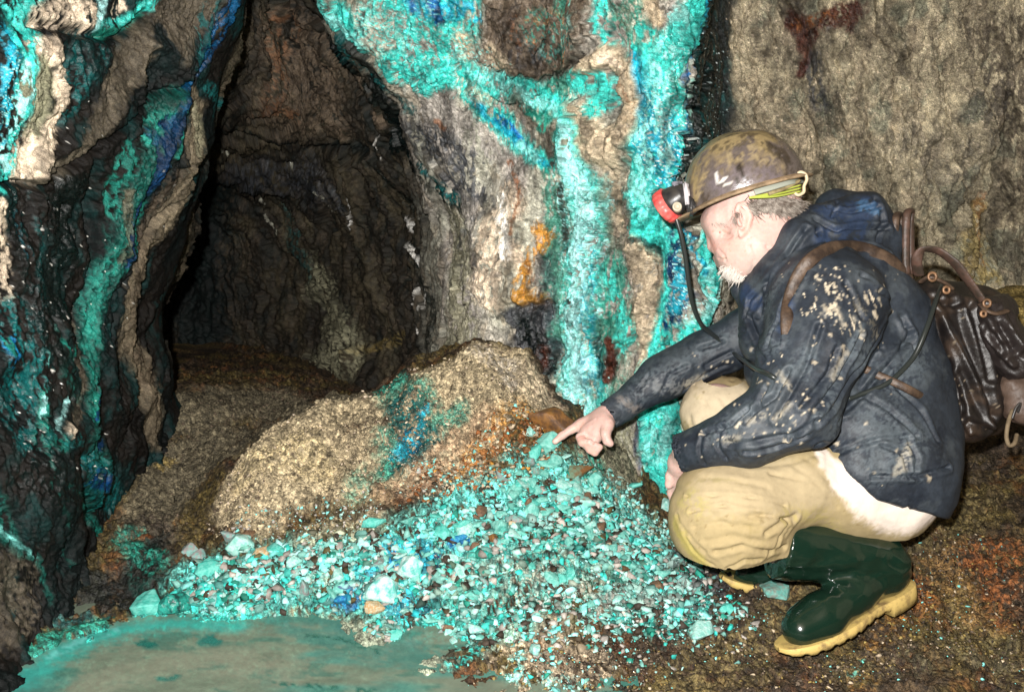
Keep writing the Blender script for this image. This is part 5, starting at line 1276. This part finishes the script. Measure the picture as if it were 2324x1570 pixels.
Ja.col = Ja.col.astype(np.float32); c = Ja.coat
grey = (.085, .105, .12); dk = (.010, .014, .022); navy_ = (.018, .034, .075)
for L_ in [[(1450,860,30),(1520,840,26),(1600,790,22),(1650,760,20)],[(1420,910,24),(1480,880,22)],[(1780,620,14),(1740,700,30),(1760,780,34)],[(1950,800,40),(2040,860,50),(2090,800,40)],
    [(1900,960,50),(2000,960,60),(2080,1000,50)],[(1990,1040,60),(2060,1060,40)],[(1760,880,26),(1840,800,26),(1790,980,14)],[(1960,740,16),(1900,860,18),(1850,950,16)],[(1660,960,30),(1620,1000,26),(1700,930,22)]]:
    c(grey, L_, a=.75, rag=.8, soft=.6, patch=.42)
c((.16,.165,.17), [(1470,870,20),(1530,880,24)], a=.7, patch=.5, rag=.8); c((.2,.17,.15), [(1400,900,12),(1440,930,12),(1600,900,20)], a=.6, patch=.5)
for L_ in [[(1820,620,20),(1880,640,30),(1960,700,34),(2000,760,34)],[(1880,740,30),(1900,800,30),(1860,850,20)],[(1590,1030,40),(1560,1020,30),(1660,1030,24)],[(1690,690,20),(1660,700,20)],[(1940,1100,50),(2050,1130,40)],[(2110,1060,26),(2140,980,20)],[(1800,870,20),(1840,900,20)]]:
    c(dk, L_, a=.8, rag=.7, soft=.5, patch=.3)
for L_ in [[(1880,480,30),(1960,470,30),(1940,520,30),(1860,540,20)],[(1690,665,24),(1720,690,20)],[(1780,740,20),(1790,680,16)],[(1980,470,14),(1960,455,10)]]: c(navy_, L_, a=.85, rag=.4, patch=.25)
c((.05,.12,.22), [(1960,465,16),(1985,480,12)], a=.7, patch=.3)
rg = np.random.default_rng(21)
def spat(cx, cy, sx, sy, n, smin=1.5, smax=6, drag=(0, 0), col=(.52,.45,.34), wet=.2):
    for _ in range(n):
        u, v_ = cx + rg.normal() * sx, cy + rg.normal() * sy; s_ = smin * .7 + (smax - smin) * rg.random() ** 5; l = rg.random() ** 2
        c(tuple(np.array(col) * rg.uniform(.55, 1.25)), [(u, v_, s_), (u + drag[0] * l, v_ + drag[1] * l, s_ * .6)], rag=1.0, soft=.5, lift=.001, wet=wet)
spat(1875, 670, 34, 34, 50, 1.2, 6, (8, 22)); spat(1930, 715, 40, 40, 40, 1.2, 6, (14, 40)); spat(1840, 760, 80, 60, 34, .8, 5); spat(1780, 860, 70, 60, 50, .8, 6, (-6, 24))
spat(1740, 950, 80, 40, 40, .8, 6, (-14, 10)); spat(1620, 1010, 60, 26, 24, .8, 4.5); spat(1950, 650, 60, 22, 34, .8, 4); spat(1900, 1000, 120, 70, 24, .8, 6)
for L_ in [[(1900,700,8),(1915,740,6)],[(1940,720,6),(1960,760,8)],[(1860,690,10),(1870,720,6)],[(1770,850,12),(1790,880,8)],[(1700,960,10),(1740,940,8)],[(1650,1000,9),(1680,990,8)],[(1560,870,14),(1600,850,10)],[(1920,800,12),(1890,860,8)],[(2060,1020,9),(2050,1060,9)],[(1790,920,9),(1760,950,9)]]:
    c((.34,.31,.25), L_, a=.7, rag=1.0, soft=.6, patch=.4)
spat(1560, 850, 80, 30, 30, 1., 4); spat(2040, 1040, 50, 50, 22, 1., 6); spat(1900, 620, 50, 20, 30, 1., 4)
c((.30,.28,.23), [(2060,1010,8),(2045,1050,12),(2030,1075,7)], rag=.8, patch=.3, a=.8); c((.24,.22,.17), [(1950,690,14),(1990,760,16)], a=.5, patch=.5, rag=.9)
f = Ja.fold
for L_, dp, w_ in [
    ([(1830,520),(1790,575),(1745,640),(1722,720)], -.010, 8), ([(1855,525),(1880,555),(1960,560),(2020,580)], -.012, 9), ([(1850,500),(1900,520),(1960,515),(2010,520)], -.010, 8),
    ([(1880,470),(1930,480),(1990,470)], -.008, 7), ([(1900,455),(1890,490)], -.006, 6), ([(1985,450),(2000,500),(1990,550)], -.007, 7),
    ([(1860,560),(1820,620),(1780,700),(1765,780)], -.012, 9), ([(1800,640),(1770,720),(1740,790)], -.006, 7),
    ([(2070,760),(2000,850),(1920,930),(1855,1005)], -.013, 10), ([(2010,740),(1960,830),(1900,910),(1850,960)], -.010, 9), ([(1960,760),(1910,860),(1850,930),(1800,990)], -.010, 8),
    ([(1900,790),(1880,850),(1820,920)], -.008, 8), ([(1860,740),(1830,830),(1790,900),(1760,950)], -.007, 8), ([(1790,840),(1760,900),(1720,930)], -.009, 8), ([(1740,880),(1720,930),(1690,960)], -.007, 7),
    ([(1850,950),(1790,985),(1720,1000),(1650,1005)], -.008, 8), ([(1830,985),(1760,1015),(1690,1025)], -.007, 7), ([(1700,930),(1660,965),(1600,985)], -.007, 7), ([(1640,970),(1630,1010),(1650,1040)], -.005, 6), ([(1600,985),(1590,1020),(1600,1050)], -.004, 6),
    ([(1740,640),(1700,680),(1690,720)], -.007, 7), ([(1700,720),(1720,770),(1735,820)], -.010, 8), ([(1710,790),(1660,800),(1600,830)], -.006, 7), ([(1690,750),(1640,775),(1590,790)], -.006, 7), ([(1650,830),(1600,850),(1550,885)], -.005, 7),
    ([(1560,830),(1520,850),(1500,890)], -.004, 6), ([(1470,850),(1450,880),(1455,920)], -.004, 6),
    ([(1880,1060),(1980,1080),(2080,1080),(2150,1060)], -.009, 7), ([(1900,1030),(1980,1000),(2060,990)], -.006, 8), ([(1960,900),(2020,930),(2080,990)], -.006, 9), ([(2040,880),(2090,930),(2130,1000)], -.006, 8),
    ([(2000,1010),(2050,1030),(2060,1080)], -.007, 7), ([(2060,1000),(2080,1040),(2070,1080)], -.006, 7), ([(1930,1110),(1990,1130),(2060,1150)], -.005, 6), ([(2000,660),(2050,720),(2080,790)], -.008, 9), ([(1960,620),(2020,680),(2060,740)], -.007, 8),
    ([(1920,640),(1960,720),(2000,790)], -.005, 8), ([(1990,800),(1950,880),(1900,960)], -.006, 8)]:
    f(L_, dp * 1.25, w0=w_ * .7, both=.35)
Ja.relief += fbm(jV, 7, 3, .5, 2.) * .008 + (ridged(jV, 12, 2, .5, 5.) - .5) * .003
jacket_mat = mat_attr('waxed_jacket', rough=(.75, .42), bump=((700, .2, .0008), (70, .35, .004)), var=.35, varscale=70, spec=.4)
jVd = Ja.done(.018)
part('jacket', jVd, jQ, jacket_mat, man, Ja.col, Ja.wet)
bvh_j = bvh_of(jVd, jQ)

# ---- rubber boots
boot_mat = mat_plain('green_rubber', (.006, .020, .012), .2, .6, (70, .2, .0015), (.05, .045, .03), 120, thr=(.66, .80))
boot_mat.node_tree.nodes['Principled BSDF'].inputs['Coat Weight'].default_value = .3
sole_mat = mat_plain('yellow_rubber_sole', (.62, .45, .15), .6, .4, (300, .4, .002), (.20, .13, .06), 26, thr=(.5, .68))
def frame(heel, toe, roll=0.0):
    X = toe - heel; X /= np.linalg.norm(X); up = np.array([0, 0, 1.]); Yv = np.cross(up, X); Yv /= np.linalg.norm(Yv); Zv = np.cross(X, Yv)
    cr_, sr_ = math.cos(roll), math.sin(roll); Y2 = Yv * cr_ + Zv * sr_; Z2 = -Yv * sr_ + Zv * cr_
    return heel, np.stack([X, Y2, Z2])
def boot(heel, toe, shaft_top, r_top, roll=0.0, h=.0035, label=None):
    o, R = frame(heel, toe, roll); W2 = lambda *p: o + np.array(p) @ R
    Lf = np.linalg.norm(toe - heel); k = Lf / .29
    allp = [W2(0,0,0), W2(.3*k,0,0), shaft_top, W2(.1,.0,.16)]
    lo, hi = bounds(allp, .13); Bf = Field(lo, hi, h)
    ca = lambda a, b_, ra, rb, kk=.02: Bf.cone(W2(*a), W2(*b_), ra, rb, kk)
    ca((.045*k,0,.068), (.05*k,0,.09), .043, .050); ca((.05*k,0,.062), (.14*k,0,.062), .040, .040, .03)
    ca((.13*k,.003,.060), (.205*k,.006,.048), .040, .040, .03); ca((.20*k,.008,.046), (.248*k,.004,.043), .040, .034, .03); ca((.20*k,-.012,.042), (.235*k,-.010,.040), .036, .032, .03)
    ca((.07*k,0,.082), (.14*k,0,.064), .038, .034, .02)
    ax = 0; an = W2(.048*k, 0, .088); Bf.cone(an, shaft_top, .053, r_top, .012)
    ax = shaft_top - an; ax = ax / np.linalg.norm(ax)
    Bf.plane(shaft_top, ax); Bf.plane(W2(0, 0, .018), -R[2])
    V_, Q = Bf.mesh(2); N_ = vnormals(V_, Q)
    loc = (V_ - o) @ R.T
    wr = np.exp(-((loc[:, 2] - .105 - .25 * (loc[:, 0] - .09 * k)) / .05) ** 2)
    V_ = V_ + N_ * ((ridged(V_, 17, 2, .5, 1.) - .5) * .010 * wr + (ridged((V_ @ np.array([[.3,0,0],[0,.3,0],[0,0,1.]])), 30, 2, .5, 3.) - .5) * .006 * wr)[:, None]
    b_ = part('boot', lap(V_, Q, .4), Q, boot_mat, man, label=label)
    # sole with heel block and cleats
    n = 96; t = np.linspace(0, 1, n); xo = -.012 + (.29 + .014) * k * t
    hw = .034 + .012 * np.sin(np.clip((t - .35) / .6, 0, 1) * np.pi) - .006 * np.exp(-((t - .4) / .12) ** 2)
    endt = np.sqrt(np.clip(1 - ((t - .5) / .5) ** 8, 0, 1)); hw = hw * endt + .002; cy = .004 * np.sin(t * 3)
    zt = np.full(n, .021) + .004 * np.clip((t - .85) / .15, 0, 1); cle = ((np.arange(n) % 8) > 4) * .0035 * (t > .3)
    zb = np.where(t < .27, -.012, .004) + np.where(t > .3, .0, 0) + .010 * np.clip((t - .86) / .14, 0, 1) + cle
    ring = lambda y, z: W2(0,0,0) + np.stack([xo, y, z], 1) @ R
    rows = [ring(cy + hw * .96, zt + .002), ring(cy + hw * 1.04, zt), ring(cy + hw * 1.06, (zt + zb - cle) * .5), ring(cy + hw * 1.02, zb), ring(cy, zb), ring(cy - hw * 1.02, zb), ring(cy - hw * 1.06, (zt + zb - cle) * .5), ring(cy - hw * 1.04, zt), ring(cy - hw * .96, zt + .002)]
    A_ = np.stack(rows + [rows[0]], 0); Fs = grid_faces(*A_.shape[:2])
    so = sub('sole', A_.reshape(-1, 3), Fs, sole_mat, b_, man, smooth=False)
    return b_
boot(P(2060,1340,2.145), P(1775,1494,1.975), P(1762,1232,2.06), .071, roll=0.15)
boot(P(1885,1330,2.40), P(1636,1330,2.265), P(1715,1200,2.42), .07, roll=0.0)

# ------------------------------------------------------------------ helmet with lamp
HC = P(1690, 436, 2.2)
helmet = root_at('helmet', HC, 'mud stained miner helmet with red rimmed lamp worn by the crouching man', 'helmet')
def camv(r, u, d): return np.array([r, u * _s + d * _c, u * _c - d * _s])
hX = camv(-.93, -.26, .27); hX /= np.linalg.norm(hX); hY = camv(.22, .06, -.95); hY -= hX * (hX @ hY); hY /= np.linalg.norm(hY); hZ = np.cross(hX, hY); hZ *= np.sign(hZ[2])
HW = lambda x, y, z: HC + np.asarray(x)[..., None] * hX + np.asarray(y)[..., None] * hY + np.asarray(z)[..., None] * hZ
na, nz = 120, 46
th = np.linspace(0, 2*np.pi, na + 1)[:-1]; ph = np.linspace(0, 1, nz)
TH, PH = np.meshgrid(th, ph)
cosp, sinp = np.cos(PH * np.pi / 2), np.sin(PH * np.pi / 2)
px = .134 * np.cos(TH) * cosp ** .9; py = .113 * np.sin(TH) * cosp ** .9; pz_ = .132 * sinp
ridge = np.exp(-(py / .012) ** 2) * .004 * sinp + np.exp(-((np.abs(py) - .055) / .007) ** 2) * .0022 * sinp * (px > -.08)
low = (1 - PH) ** 2
HVv = HW(px, py, pz_ + ridge - low * (.012 * (np.cos(TH) > 0) * np.cos(TH) ** 2)).reshape(-1, 3)
def ringf(nr, nc):
    i = np.arange(nr * nc).reshape(nr, nc); return np.stack([i[:-1], np.roll(i[:-1], -1, 1), np.roll(i[1:], -1, 1), i[1:]], -1).reshape(-1, 4)
hF = ringf(nz, na)
hb = bvh_of(HVv, hF)
Hp = Painter(hb, HVv); Hp.col = np.tile(np.array((.13, .105, .095), np.float32), (len(HVv), 1)); Hp.wet = np.full(len(HVv), .9, np.float32)
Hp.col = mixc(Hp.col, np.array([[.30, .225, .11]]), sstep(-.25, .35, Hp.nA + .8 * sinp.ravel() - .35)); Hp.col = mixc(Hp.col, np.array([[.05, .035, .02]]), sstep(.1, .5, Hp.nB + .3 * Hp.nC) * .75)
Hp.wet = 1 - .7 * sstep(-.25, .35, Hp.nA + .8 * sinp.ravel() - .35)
Hp.col = Hp.col.astype(np.float32); c = Hp.coat
c((.17,.14,.15), [(1640,410,34),(1690,415,34),(1740,410,34)], a=.8, patch=.35, wet=1, rag=.6)
c((.38,.38,.42), [(1695,410,10),(1730,420,16),(1750,410,12)], a=.6, patch=.4, wet=1)
c((.75,.72,.68), [(1625,395,3),(1632,415,3),(1650,402,2)], rag=.4, wet=1); c((.7,.66,.6), [(1640,425,2),(1660,412,2)], rag=.5)
c((.02,.015,.012), [(1681,372,3),(1686,400,3),(1690,428,2.5)], rag=.3); c((.03,.025,.02), [(1672,380,3),(1674,415,2)], rag=.5)
c((.36,.27,.14), [(1600,400,12),(1585,440,10),(1570,470,8)], a=.8, rag=.7, patch=.4); c((.40,.31,.17), [(1700,340,34),(1740,350,30),(1660,350,26)], a=.6, patch=.5)
c((.04,.03,.02), [(1740,330,16),(1780,360,14),(1800,385,10)], a=.8, patch=.35); c((.05,.04,.03), [(1640,340,14),(1690,325,10)], a=.7, patch=.45)
helm_mat = mat_attr('muddy_plastic', rough=(.7, .22), bump=((160, .3, .002),), var=.25, varscale=120, spec=.5)
part('shell', HVv, hF, helm_mat, helmet, Hp.col, Hp.wet)
# rim / peak
rr_ = [(0, 0), (.010, -.004), (.016, -.007), (.017, -.010), (.008, -.012), (-.004, -.008)]
rows = []
for a, b_ in rr_:
    ex = 1 + 1.5 * np.clip(np.cos(th), 0, 1) ** 3
    rx = (.132 + a * ex) * np.cos(th); ry = (.112 + a * .55) * np.sin(th)
    rows.append(HW(rx, ry, b_ - .012 * (np.cos(th) > 0) * np.cos(th) ** 2 + .002))
Rv = np.stack(rows).reshape(-1, 3)
rim_mat = mat_plain('muddy_rim', (.40, .28, .17), .6, .4, (200, .4, .002), (.17, .12, .07), 40)
part('brim', Rv, ringf(len(rr_), na), rim_mat, helmet)
# cradle band showing under the rim, and elastic cords at the back
sb = lambda u, v_, d: P(u, v_, d)
tpart('headband', [HW(*p) for p in [(-.02,.106,-.012),(-.05,.098,-.012),(-.095,.07,-.010),(-.118,.02,-.012),(-.118,-.03,-.012)]], .011, mat_plain('grey_band', (.34, .36, .30), .6), helmet, flat=.25, up=(0, .7, -.7), n=8)
V_, F_ = tubes([[P(1700,449-0,2.085), P(1760,436+k*5,2.095), P(1818,420+k*7,2.12)] for k in range(3)], .0022, seg=6)
part('elastic_cord', V_, F_, mat_plain('yellow_green_cord', (.42, .48, .08), .5), helmet)
tpart('cord', [P(1745,440,2.086), P(1780,428,2.10), P(1815,410,2.12)], .0042, mat_plain('tan_cord', (.40, .33, .17), .7, .3, None, (.2, .15, .08), 60), helmet)
tpart('hook', [P(1800,402,2.12), P(1816,391,2.115), P(1828,396,2.113), P(1831,408,2.113), P(1825,422,2.113), P(1824,436,2.113), P(1812,443,2.113), P(1803,438,2.115)], .0036, mat_plain('cream_plastic', (.62, .50, .33), .5), helmet, n=8)
# lamp
LC = P(1514, 467, 2.205); la = camv(-.70, -.50, .50); la /= np.linalg.norm(la)
lb_ = np.cross(la, [0, 0, 1]); lb_ /= np.linalg.norm(lb_); lc_ = np.cross(lb_, la)
def lathe(c0, ax, e1, e2, prof, n=48, scal=0.0, teeth=0):
    a = np.arange(n) / n * 2 * np.pi; rows = []
    for x, r_ in prof:
        rr = r_ * (1 + (scal * (np.cos(a * teeth) > 0) if (teeth and r_ > .034) else 0))
        rows.append(c0 + ax * x + (rr * np.cos(a))[:, None] * e1 + (rr * np.sin(a))[:, None] * e2)
    return np.stack(rows).reshape(-1, 3), ringf(len(prof), n)
V_, F_ = lathe(LC, la, lb_, lc_, [(-.055,.0005),(-.055,.020),(-.045,.027),(-.02,.033),(-.008,.0345),(-.006,.030),(-.006,.001)])
dark_pl = mat_plain('black_plastic', (.02, .02, .022), .35, .5, (90, .2, .002), (.05, .045, .04), 60)
lampb = part('lamp_body', V_, F_, dark_pl, helmet)
V_, F_ = lathe(LC, la, lb_, lc_, [(-.012,.033),(-.011,.0375),(.004,.0385),(.012,.037),(.014,.033),(.010,.030),(.006,.029)], 96, .035, 16)
sub('bezel', V_, F_, mat_plain('red_plastic', (.72, .075, .07), .4, .5, None, (.8, .2, .17), 40), lampb, helmet, smooth=False)
V_, F_ = lathe(LC, la, lb_, lc_, [(.008,.030),(.010,.02),(.011,.0005)]); sub('lens', V_, F_, mat_plain('lamp_glass', (.5, .52, .5), .08, .8), lampb, helmet)
kc = P(1537, 470, 2.165); V_, F_ = lathe(kc, camv(-.2, .1, -.95), camv(1, 0, 0), camv(0, 1, 0), [(-.01,.010),(.004,.0105),(.006,.009),(.005,.006),(.002,.0055),(.002,.0005)], 24)
sub('knob', V_, F_, mat_plain('pale_screw', (.5, .44, .33), .4), lampb, helmet)
hk = [P(1545,428,2.19), P(1562,425,2.19)]
def slab(c0, ex, ey, ez):
    s_ = np.array([[i, j, k] for i in (-1, 1) for j in (-1, 1) for k in (-1, 1)], float)
    bm = bmesh.new()
    for q in s_: bm.verts.new(c0 + q[0] * ex + q[1] * ey + q[2] * ez)
    bmesh.ops.convex_hull(bm, input=bm.verts); bmesh.ops.bevel(bm, geom=list(bm.edges), offset=min(np.linalg.norm(ex), np.linalg.norm(ey), np.linalg.norm(ez)) * .5, segments=2, affect='EDGES')
    bmesh.ops.triangulate(bm, faces=bm.faces[:]); V_ = np.array([v.co for v in bm.verts]); F_ = np.array([[v.index for v in f.verts] for f in bm.faces]); bm.free(); return V_, F_
V_, F_ = slab(P(1540,430,2.195), camv(.020,.003,.0), camv(-.004,.016,0), camv(0,0,.022)); sub('housing', V_, F_, mat_plain('grey_lilac_plastic', (.30, .29, .34), .4, .5), lampb, helmet)
V_, F_ = slab(P(1558,442,2.165), camv(.006,0,.002), camv(-.003,.026,0), camv(0,0,.012)); sub('bracket', V_, F_, mat_plain('pale_metal', (.62, .58, .6), .3, .6), lampb, helmet)
V_, F_ = slab(P(1566,468,2.17), camv(.010,0,.0), camv(-.003,.02,0), camv(0,0,.02)); sub('clip', V_, F_, dark_pl, lampb, helmet)
cab = mat_plain('black_cable', (.025, .03, .028), .3, .5)
def onj(u, v_, off=.006, dd=2.2):
    h, dep = hit(bvh_j, u, v_, dd); return h + (CAM - h) / np.linalg.norm(CAM - h) * off
cpts = [P(1531,482,2.2), P(1536,500,2.2), P(1546,535,2.205), P(1556,587,2.22), P(1563,640,2.24), P(1573,694,2.27), P(1592,736,2.31), onj(1625,765), onj(1669,804), onj(1712,834), onj(1745,850), onj(1775,868,-.01)]
tpart('cable', cpts, .0052, cab, helmet, n=10, seg=10)
c2 = [onj(1925,905,-.004), onj(1950,896,.006), onj(2016,868,.006), onj(2072,812,.010), P(2102,747,2.07), P(2124,682,2.11), P(2138,645,2.18)]

# ------------------------------------------------------------------ leather rucksack
BG = P(2180, 850, 2.3)
bag = root_at('backpack', BG, 'worn dark brown leather rucksack on the back of the crouching man', 'backpack')
lo, hi = bounds([P(1990,560,2.6), P(2420,1060,2.0), P(1990,1060,2.0), P(2420,560,2.6)], .02)
F4 = Field(lo, hi, .004)
KB = lambda a, b_, ra, rb, k=.03: F4.cone(P(*a), P(*b_), ra, rb, k)
KB((2118,705,2.20), (2200,925,2.20), .050, .060, .04); KB((2140,700,2.38), (2215,925,2.40), .065, .075, .04)
KB((2175,735,2.22), (2210,900,2.22), .070, .078, .03); KB((2200,730,2.36), (2240,900,2.38), .085, .085, .03)
KB((2100,670,2.22), (2180,685,2.25), .030, .045, .03); KB((2190,945,2.20), (2225,935,2.36), .050, .058, .03); KB((2150,955,2.22), (2240,950,2.26), .030, .035, .03)
gV, gQ = F4.mesh(1); del F4
Bg = Cloth(gV, gQ, (.014, .011, .010), .8); Bg.col = mixc(Bg.col, np.array([[.042, .028, .020]]), sstep(0, .6, Bg.nA)); Bg.col = mixc(Bg.col, np.array([[.006, .005, .005]]), sstep(0, .6, Bg.nC) * .7).astype(np.float32)
for L_, dp, w_ in [([(2085,690),(2120,760),(2150,830),(2130,880),(2125,920)], -.012, 9), ([(2120,690),(2170,780),(2215,870),(2250,970)], .012, 9), ([(2150,670),(2190,760),(2235,860),(2262,950)], -.008, 9),
    ([(2125,720),(2140,790),(2170,880),(2190,980)], -.008, 9), ([(2200,700),(2230,790),(2250,860)], -.010, 9), ([(2160,990),(2200,960),(2250,975)], -.008, 8), ([(2180,920),(2170,970)], -.006, 8), ([(2145,690),(2200,690)], -.008, 8), ([(2140,860),(2160,930),(2200,980)], .007, 8)]:
    Bg.fold(L_, dp, w0=w_)
Bg.relief += fbm(gV, 6, 2) * .008
rs = rg
for _ in range(90):
    u, v_ = 2070 + rs.random() * 240, 640 + rs.random() * 350; Bg.coat((.3,.24,.17), [(u, v_, .8 + 2 * rs.random() ** 2)], rag=.6, a=.7)
leather = mat_attr('dark_leather', rough=(.55, .36), bump=((260, .35, .002), (30, .3, .006)), var=.3, varscale=50, spec=.4)
part('bag', Bg.done(.018), gQ, leather, bag, Bg.col, Bg.wet)
lo, hi = bounds([P(2200,640,2.35), P(2420,900,2.0), P(2200,900,2.0), P(2420,640,2.35)], .02)
F4 = Field(lo, hi, .0036)
F4.cone(P(2262,735,2.14), P(2305,815,2.14), .040, .045, .03); F4.cone(P(2262,735,2.22), P(2312,815,2.22), .045, .05, .03); F4.cone(P(2248,700,2.15), P(2275,698,2.2), .024, .030, .02)
pV, pQ = F4.mesh(1); del F4
Pk = Cloth(pV, pQ, (.020, .015, .014), .9)
for L_, dp in [([(2240,700),(2270,740),(2300,790)], -.009), ([(2225,740),(2262,790),(2300,830)], .009), ([(2270,690),(2290,740),(2320,790)], .008), ([(2255,760),(2275,800)], -.006)]: Pk.fold(L_, dp, w0=8)
Pk.relief += (ridged(pV, 22, 3) - .5) * .008
part('side_pocket', Pk.done(.014), pQ, leather, bag, Pk.col, Pk.wet)
lo, hi = bounds([P(2230,800,2.3), P(2440,1020,2.05)], .04)
F4 = Field(lo, hi, .004); F4.cone(P(2305,880,2.16), P(2320,925,2.16), .035, .04, .02); F4.cone(P(2340,880,2.22), P(2340,925,2.22), .05, .045, .02)
pV, pQ = F4.mesh(1); del F4
Pk = Cloth(pV, pQ, (.09, .06, .045), .4); Pk.relief += (ridged(pV, 22, 3) - .5) * .008
part('lower_pocket', Pk.done(.014), pQ, leather, bag, Pk.col, Pk.wet)
strap_m = mat_plain('brown_strap', (.035, .022, .016), .5, .5, (160, .4, .003), (.11, .07, .045), 30)
strap_l = mat_plain('worn_strap', (.10, .055, .04), .5, .5, (160, .4, .003), (.04, .028, .02), 40)
tpart('shoulder_strap', [onj(1788,760,-.006), onj(1787,715,.003), onj(1792,680,.006), onj(1812,626,.007), onj(1842,588,.010), onj(1886,563,.012), onj(1945,560,.013), onj(1985,572,.014), P(2026,594,2.12), P(2066,640,2.15)], .014, strap_m, bag, flat=.35, up=(0, -.9, .4), n=8)
tpart('shoulder_strap', [onj(1965,838,.0), onj(1995,852,.010), onj(2040,872,.014), onj(2080,893,.013), P(2112,912,2.12)], .0085, strap_m, bag, flat=.4, up=(0, -.9, .2), n=6)
for uu, dd, tt, bb in ((2035, 2.16, 486, 590), (2060, 2.14, 479, 622)):
    tpart('grab_handle', [P(uu-3,bb,dd), P(uu-4,(tt+bb)/2,dd), P(uu-2,tt+10,dd), P(uu+4,tt,dd+.02), P(uu+8,tt+12,dd+.04), P(uu+8,bb,dd+.06)], .0085, strap_m if uu < 2050 else strap_l, bag, flat=.7, n=6)
tpart('carry_loop', [P(2086,625,2.19), P(2080,590,2.17), P(2096,566,2.16), P(2130,570,2.16), P(2168,598,2.15), P(2200,640,2.15), P(2232,685,2.15)], [.012,.012,.012,.013,.014,.012,.010], strap_l, bag, flat=.35, up=(.3, .6, .8), n=8)
tpart('flap_strap', [P(2090,640,2.17), P(2110,628,2.15), P(2140,640,2.15), P(2160,655,2.16)], .009, strap_m, bag, flat=.5, n=6)
tpart('flap_strap', [P(2225,690,2.11), P(2240,705,2.095), P(2262,712,2.095), P(2285,705,2.11)], .008, strap_m, bag, flat=.5, n=6)
tan_m = mat_plain('tan_knot', (.36, .17, .06), .6, .4, (200, .5, .002), (.2, .1, .05), 50)
def ringpts(cx, cy, d, r_, n=9): return [P(cx + r_ * math.cos(a), cy + r_ * math.sin(a), d) for a in np.linspace(0, 2*np.pi, n)]
V_, F_ = tubes([ringpts(2104,902,2.115,9), ringpts(2113,912,2.112,7), [P(2098,895,2.11), P(2108,908,2.1), P(2120,920,2.11)], [P(2112,905,2.105), P(2122,905,2.11), P(2122,918,2.112)]], .0038, seg=7)
part('knot', V_, F_, tan_m, bag)
rusty_m = mat_plain('rusty_metal', (.34, .19, .10), .45, .6, None, (.16, .09, .05), 60, metal=.4)
for q in [(2116,628,2.135,9), (2240,688,2.10,8), (2232,712,2.09,6), (2148,658,2.14,7)]: tpart('buckle', ringpts(*q), .0032, rusty_m, bag, seg=7)
tpart('cord', [P(2298,930,2.12), P(2288,960,2.11), P(2284,990,2.11), P(2290,1010,2.11), P(2302,1006,2.11), P(2308,985,2.12)], .0045, mat_plain('muddy_cord', (.20, .15, .09), .7, .3, None, (.10, .07, .04), 50), bag, n=6)
tpart('cord', [P(2310,935,2.12), P(2316,915,2.11), P(2306,925,2.11), P(2297,950,2.11)], .0028, dark_pl, bag, n=6)
tpart('lamp_cable', c2, .0052, cab, bag, n=10, seg=10)
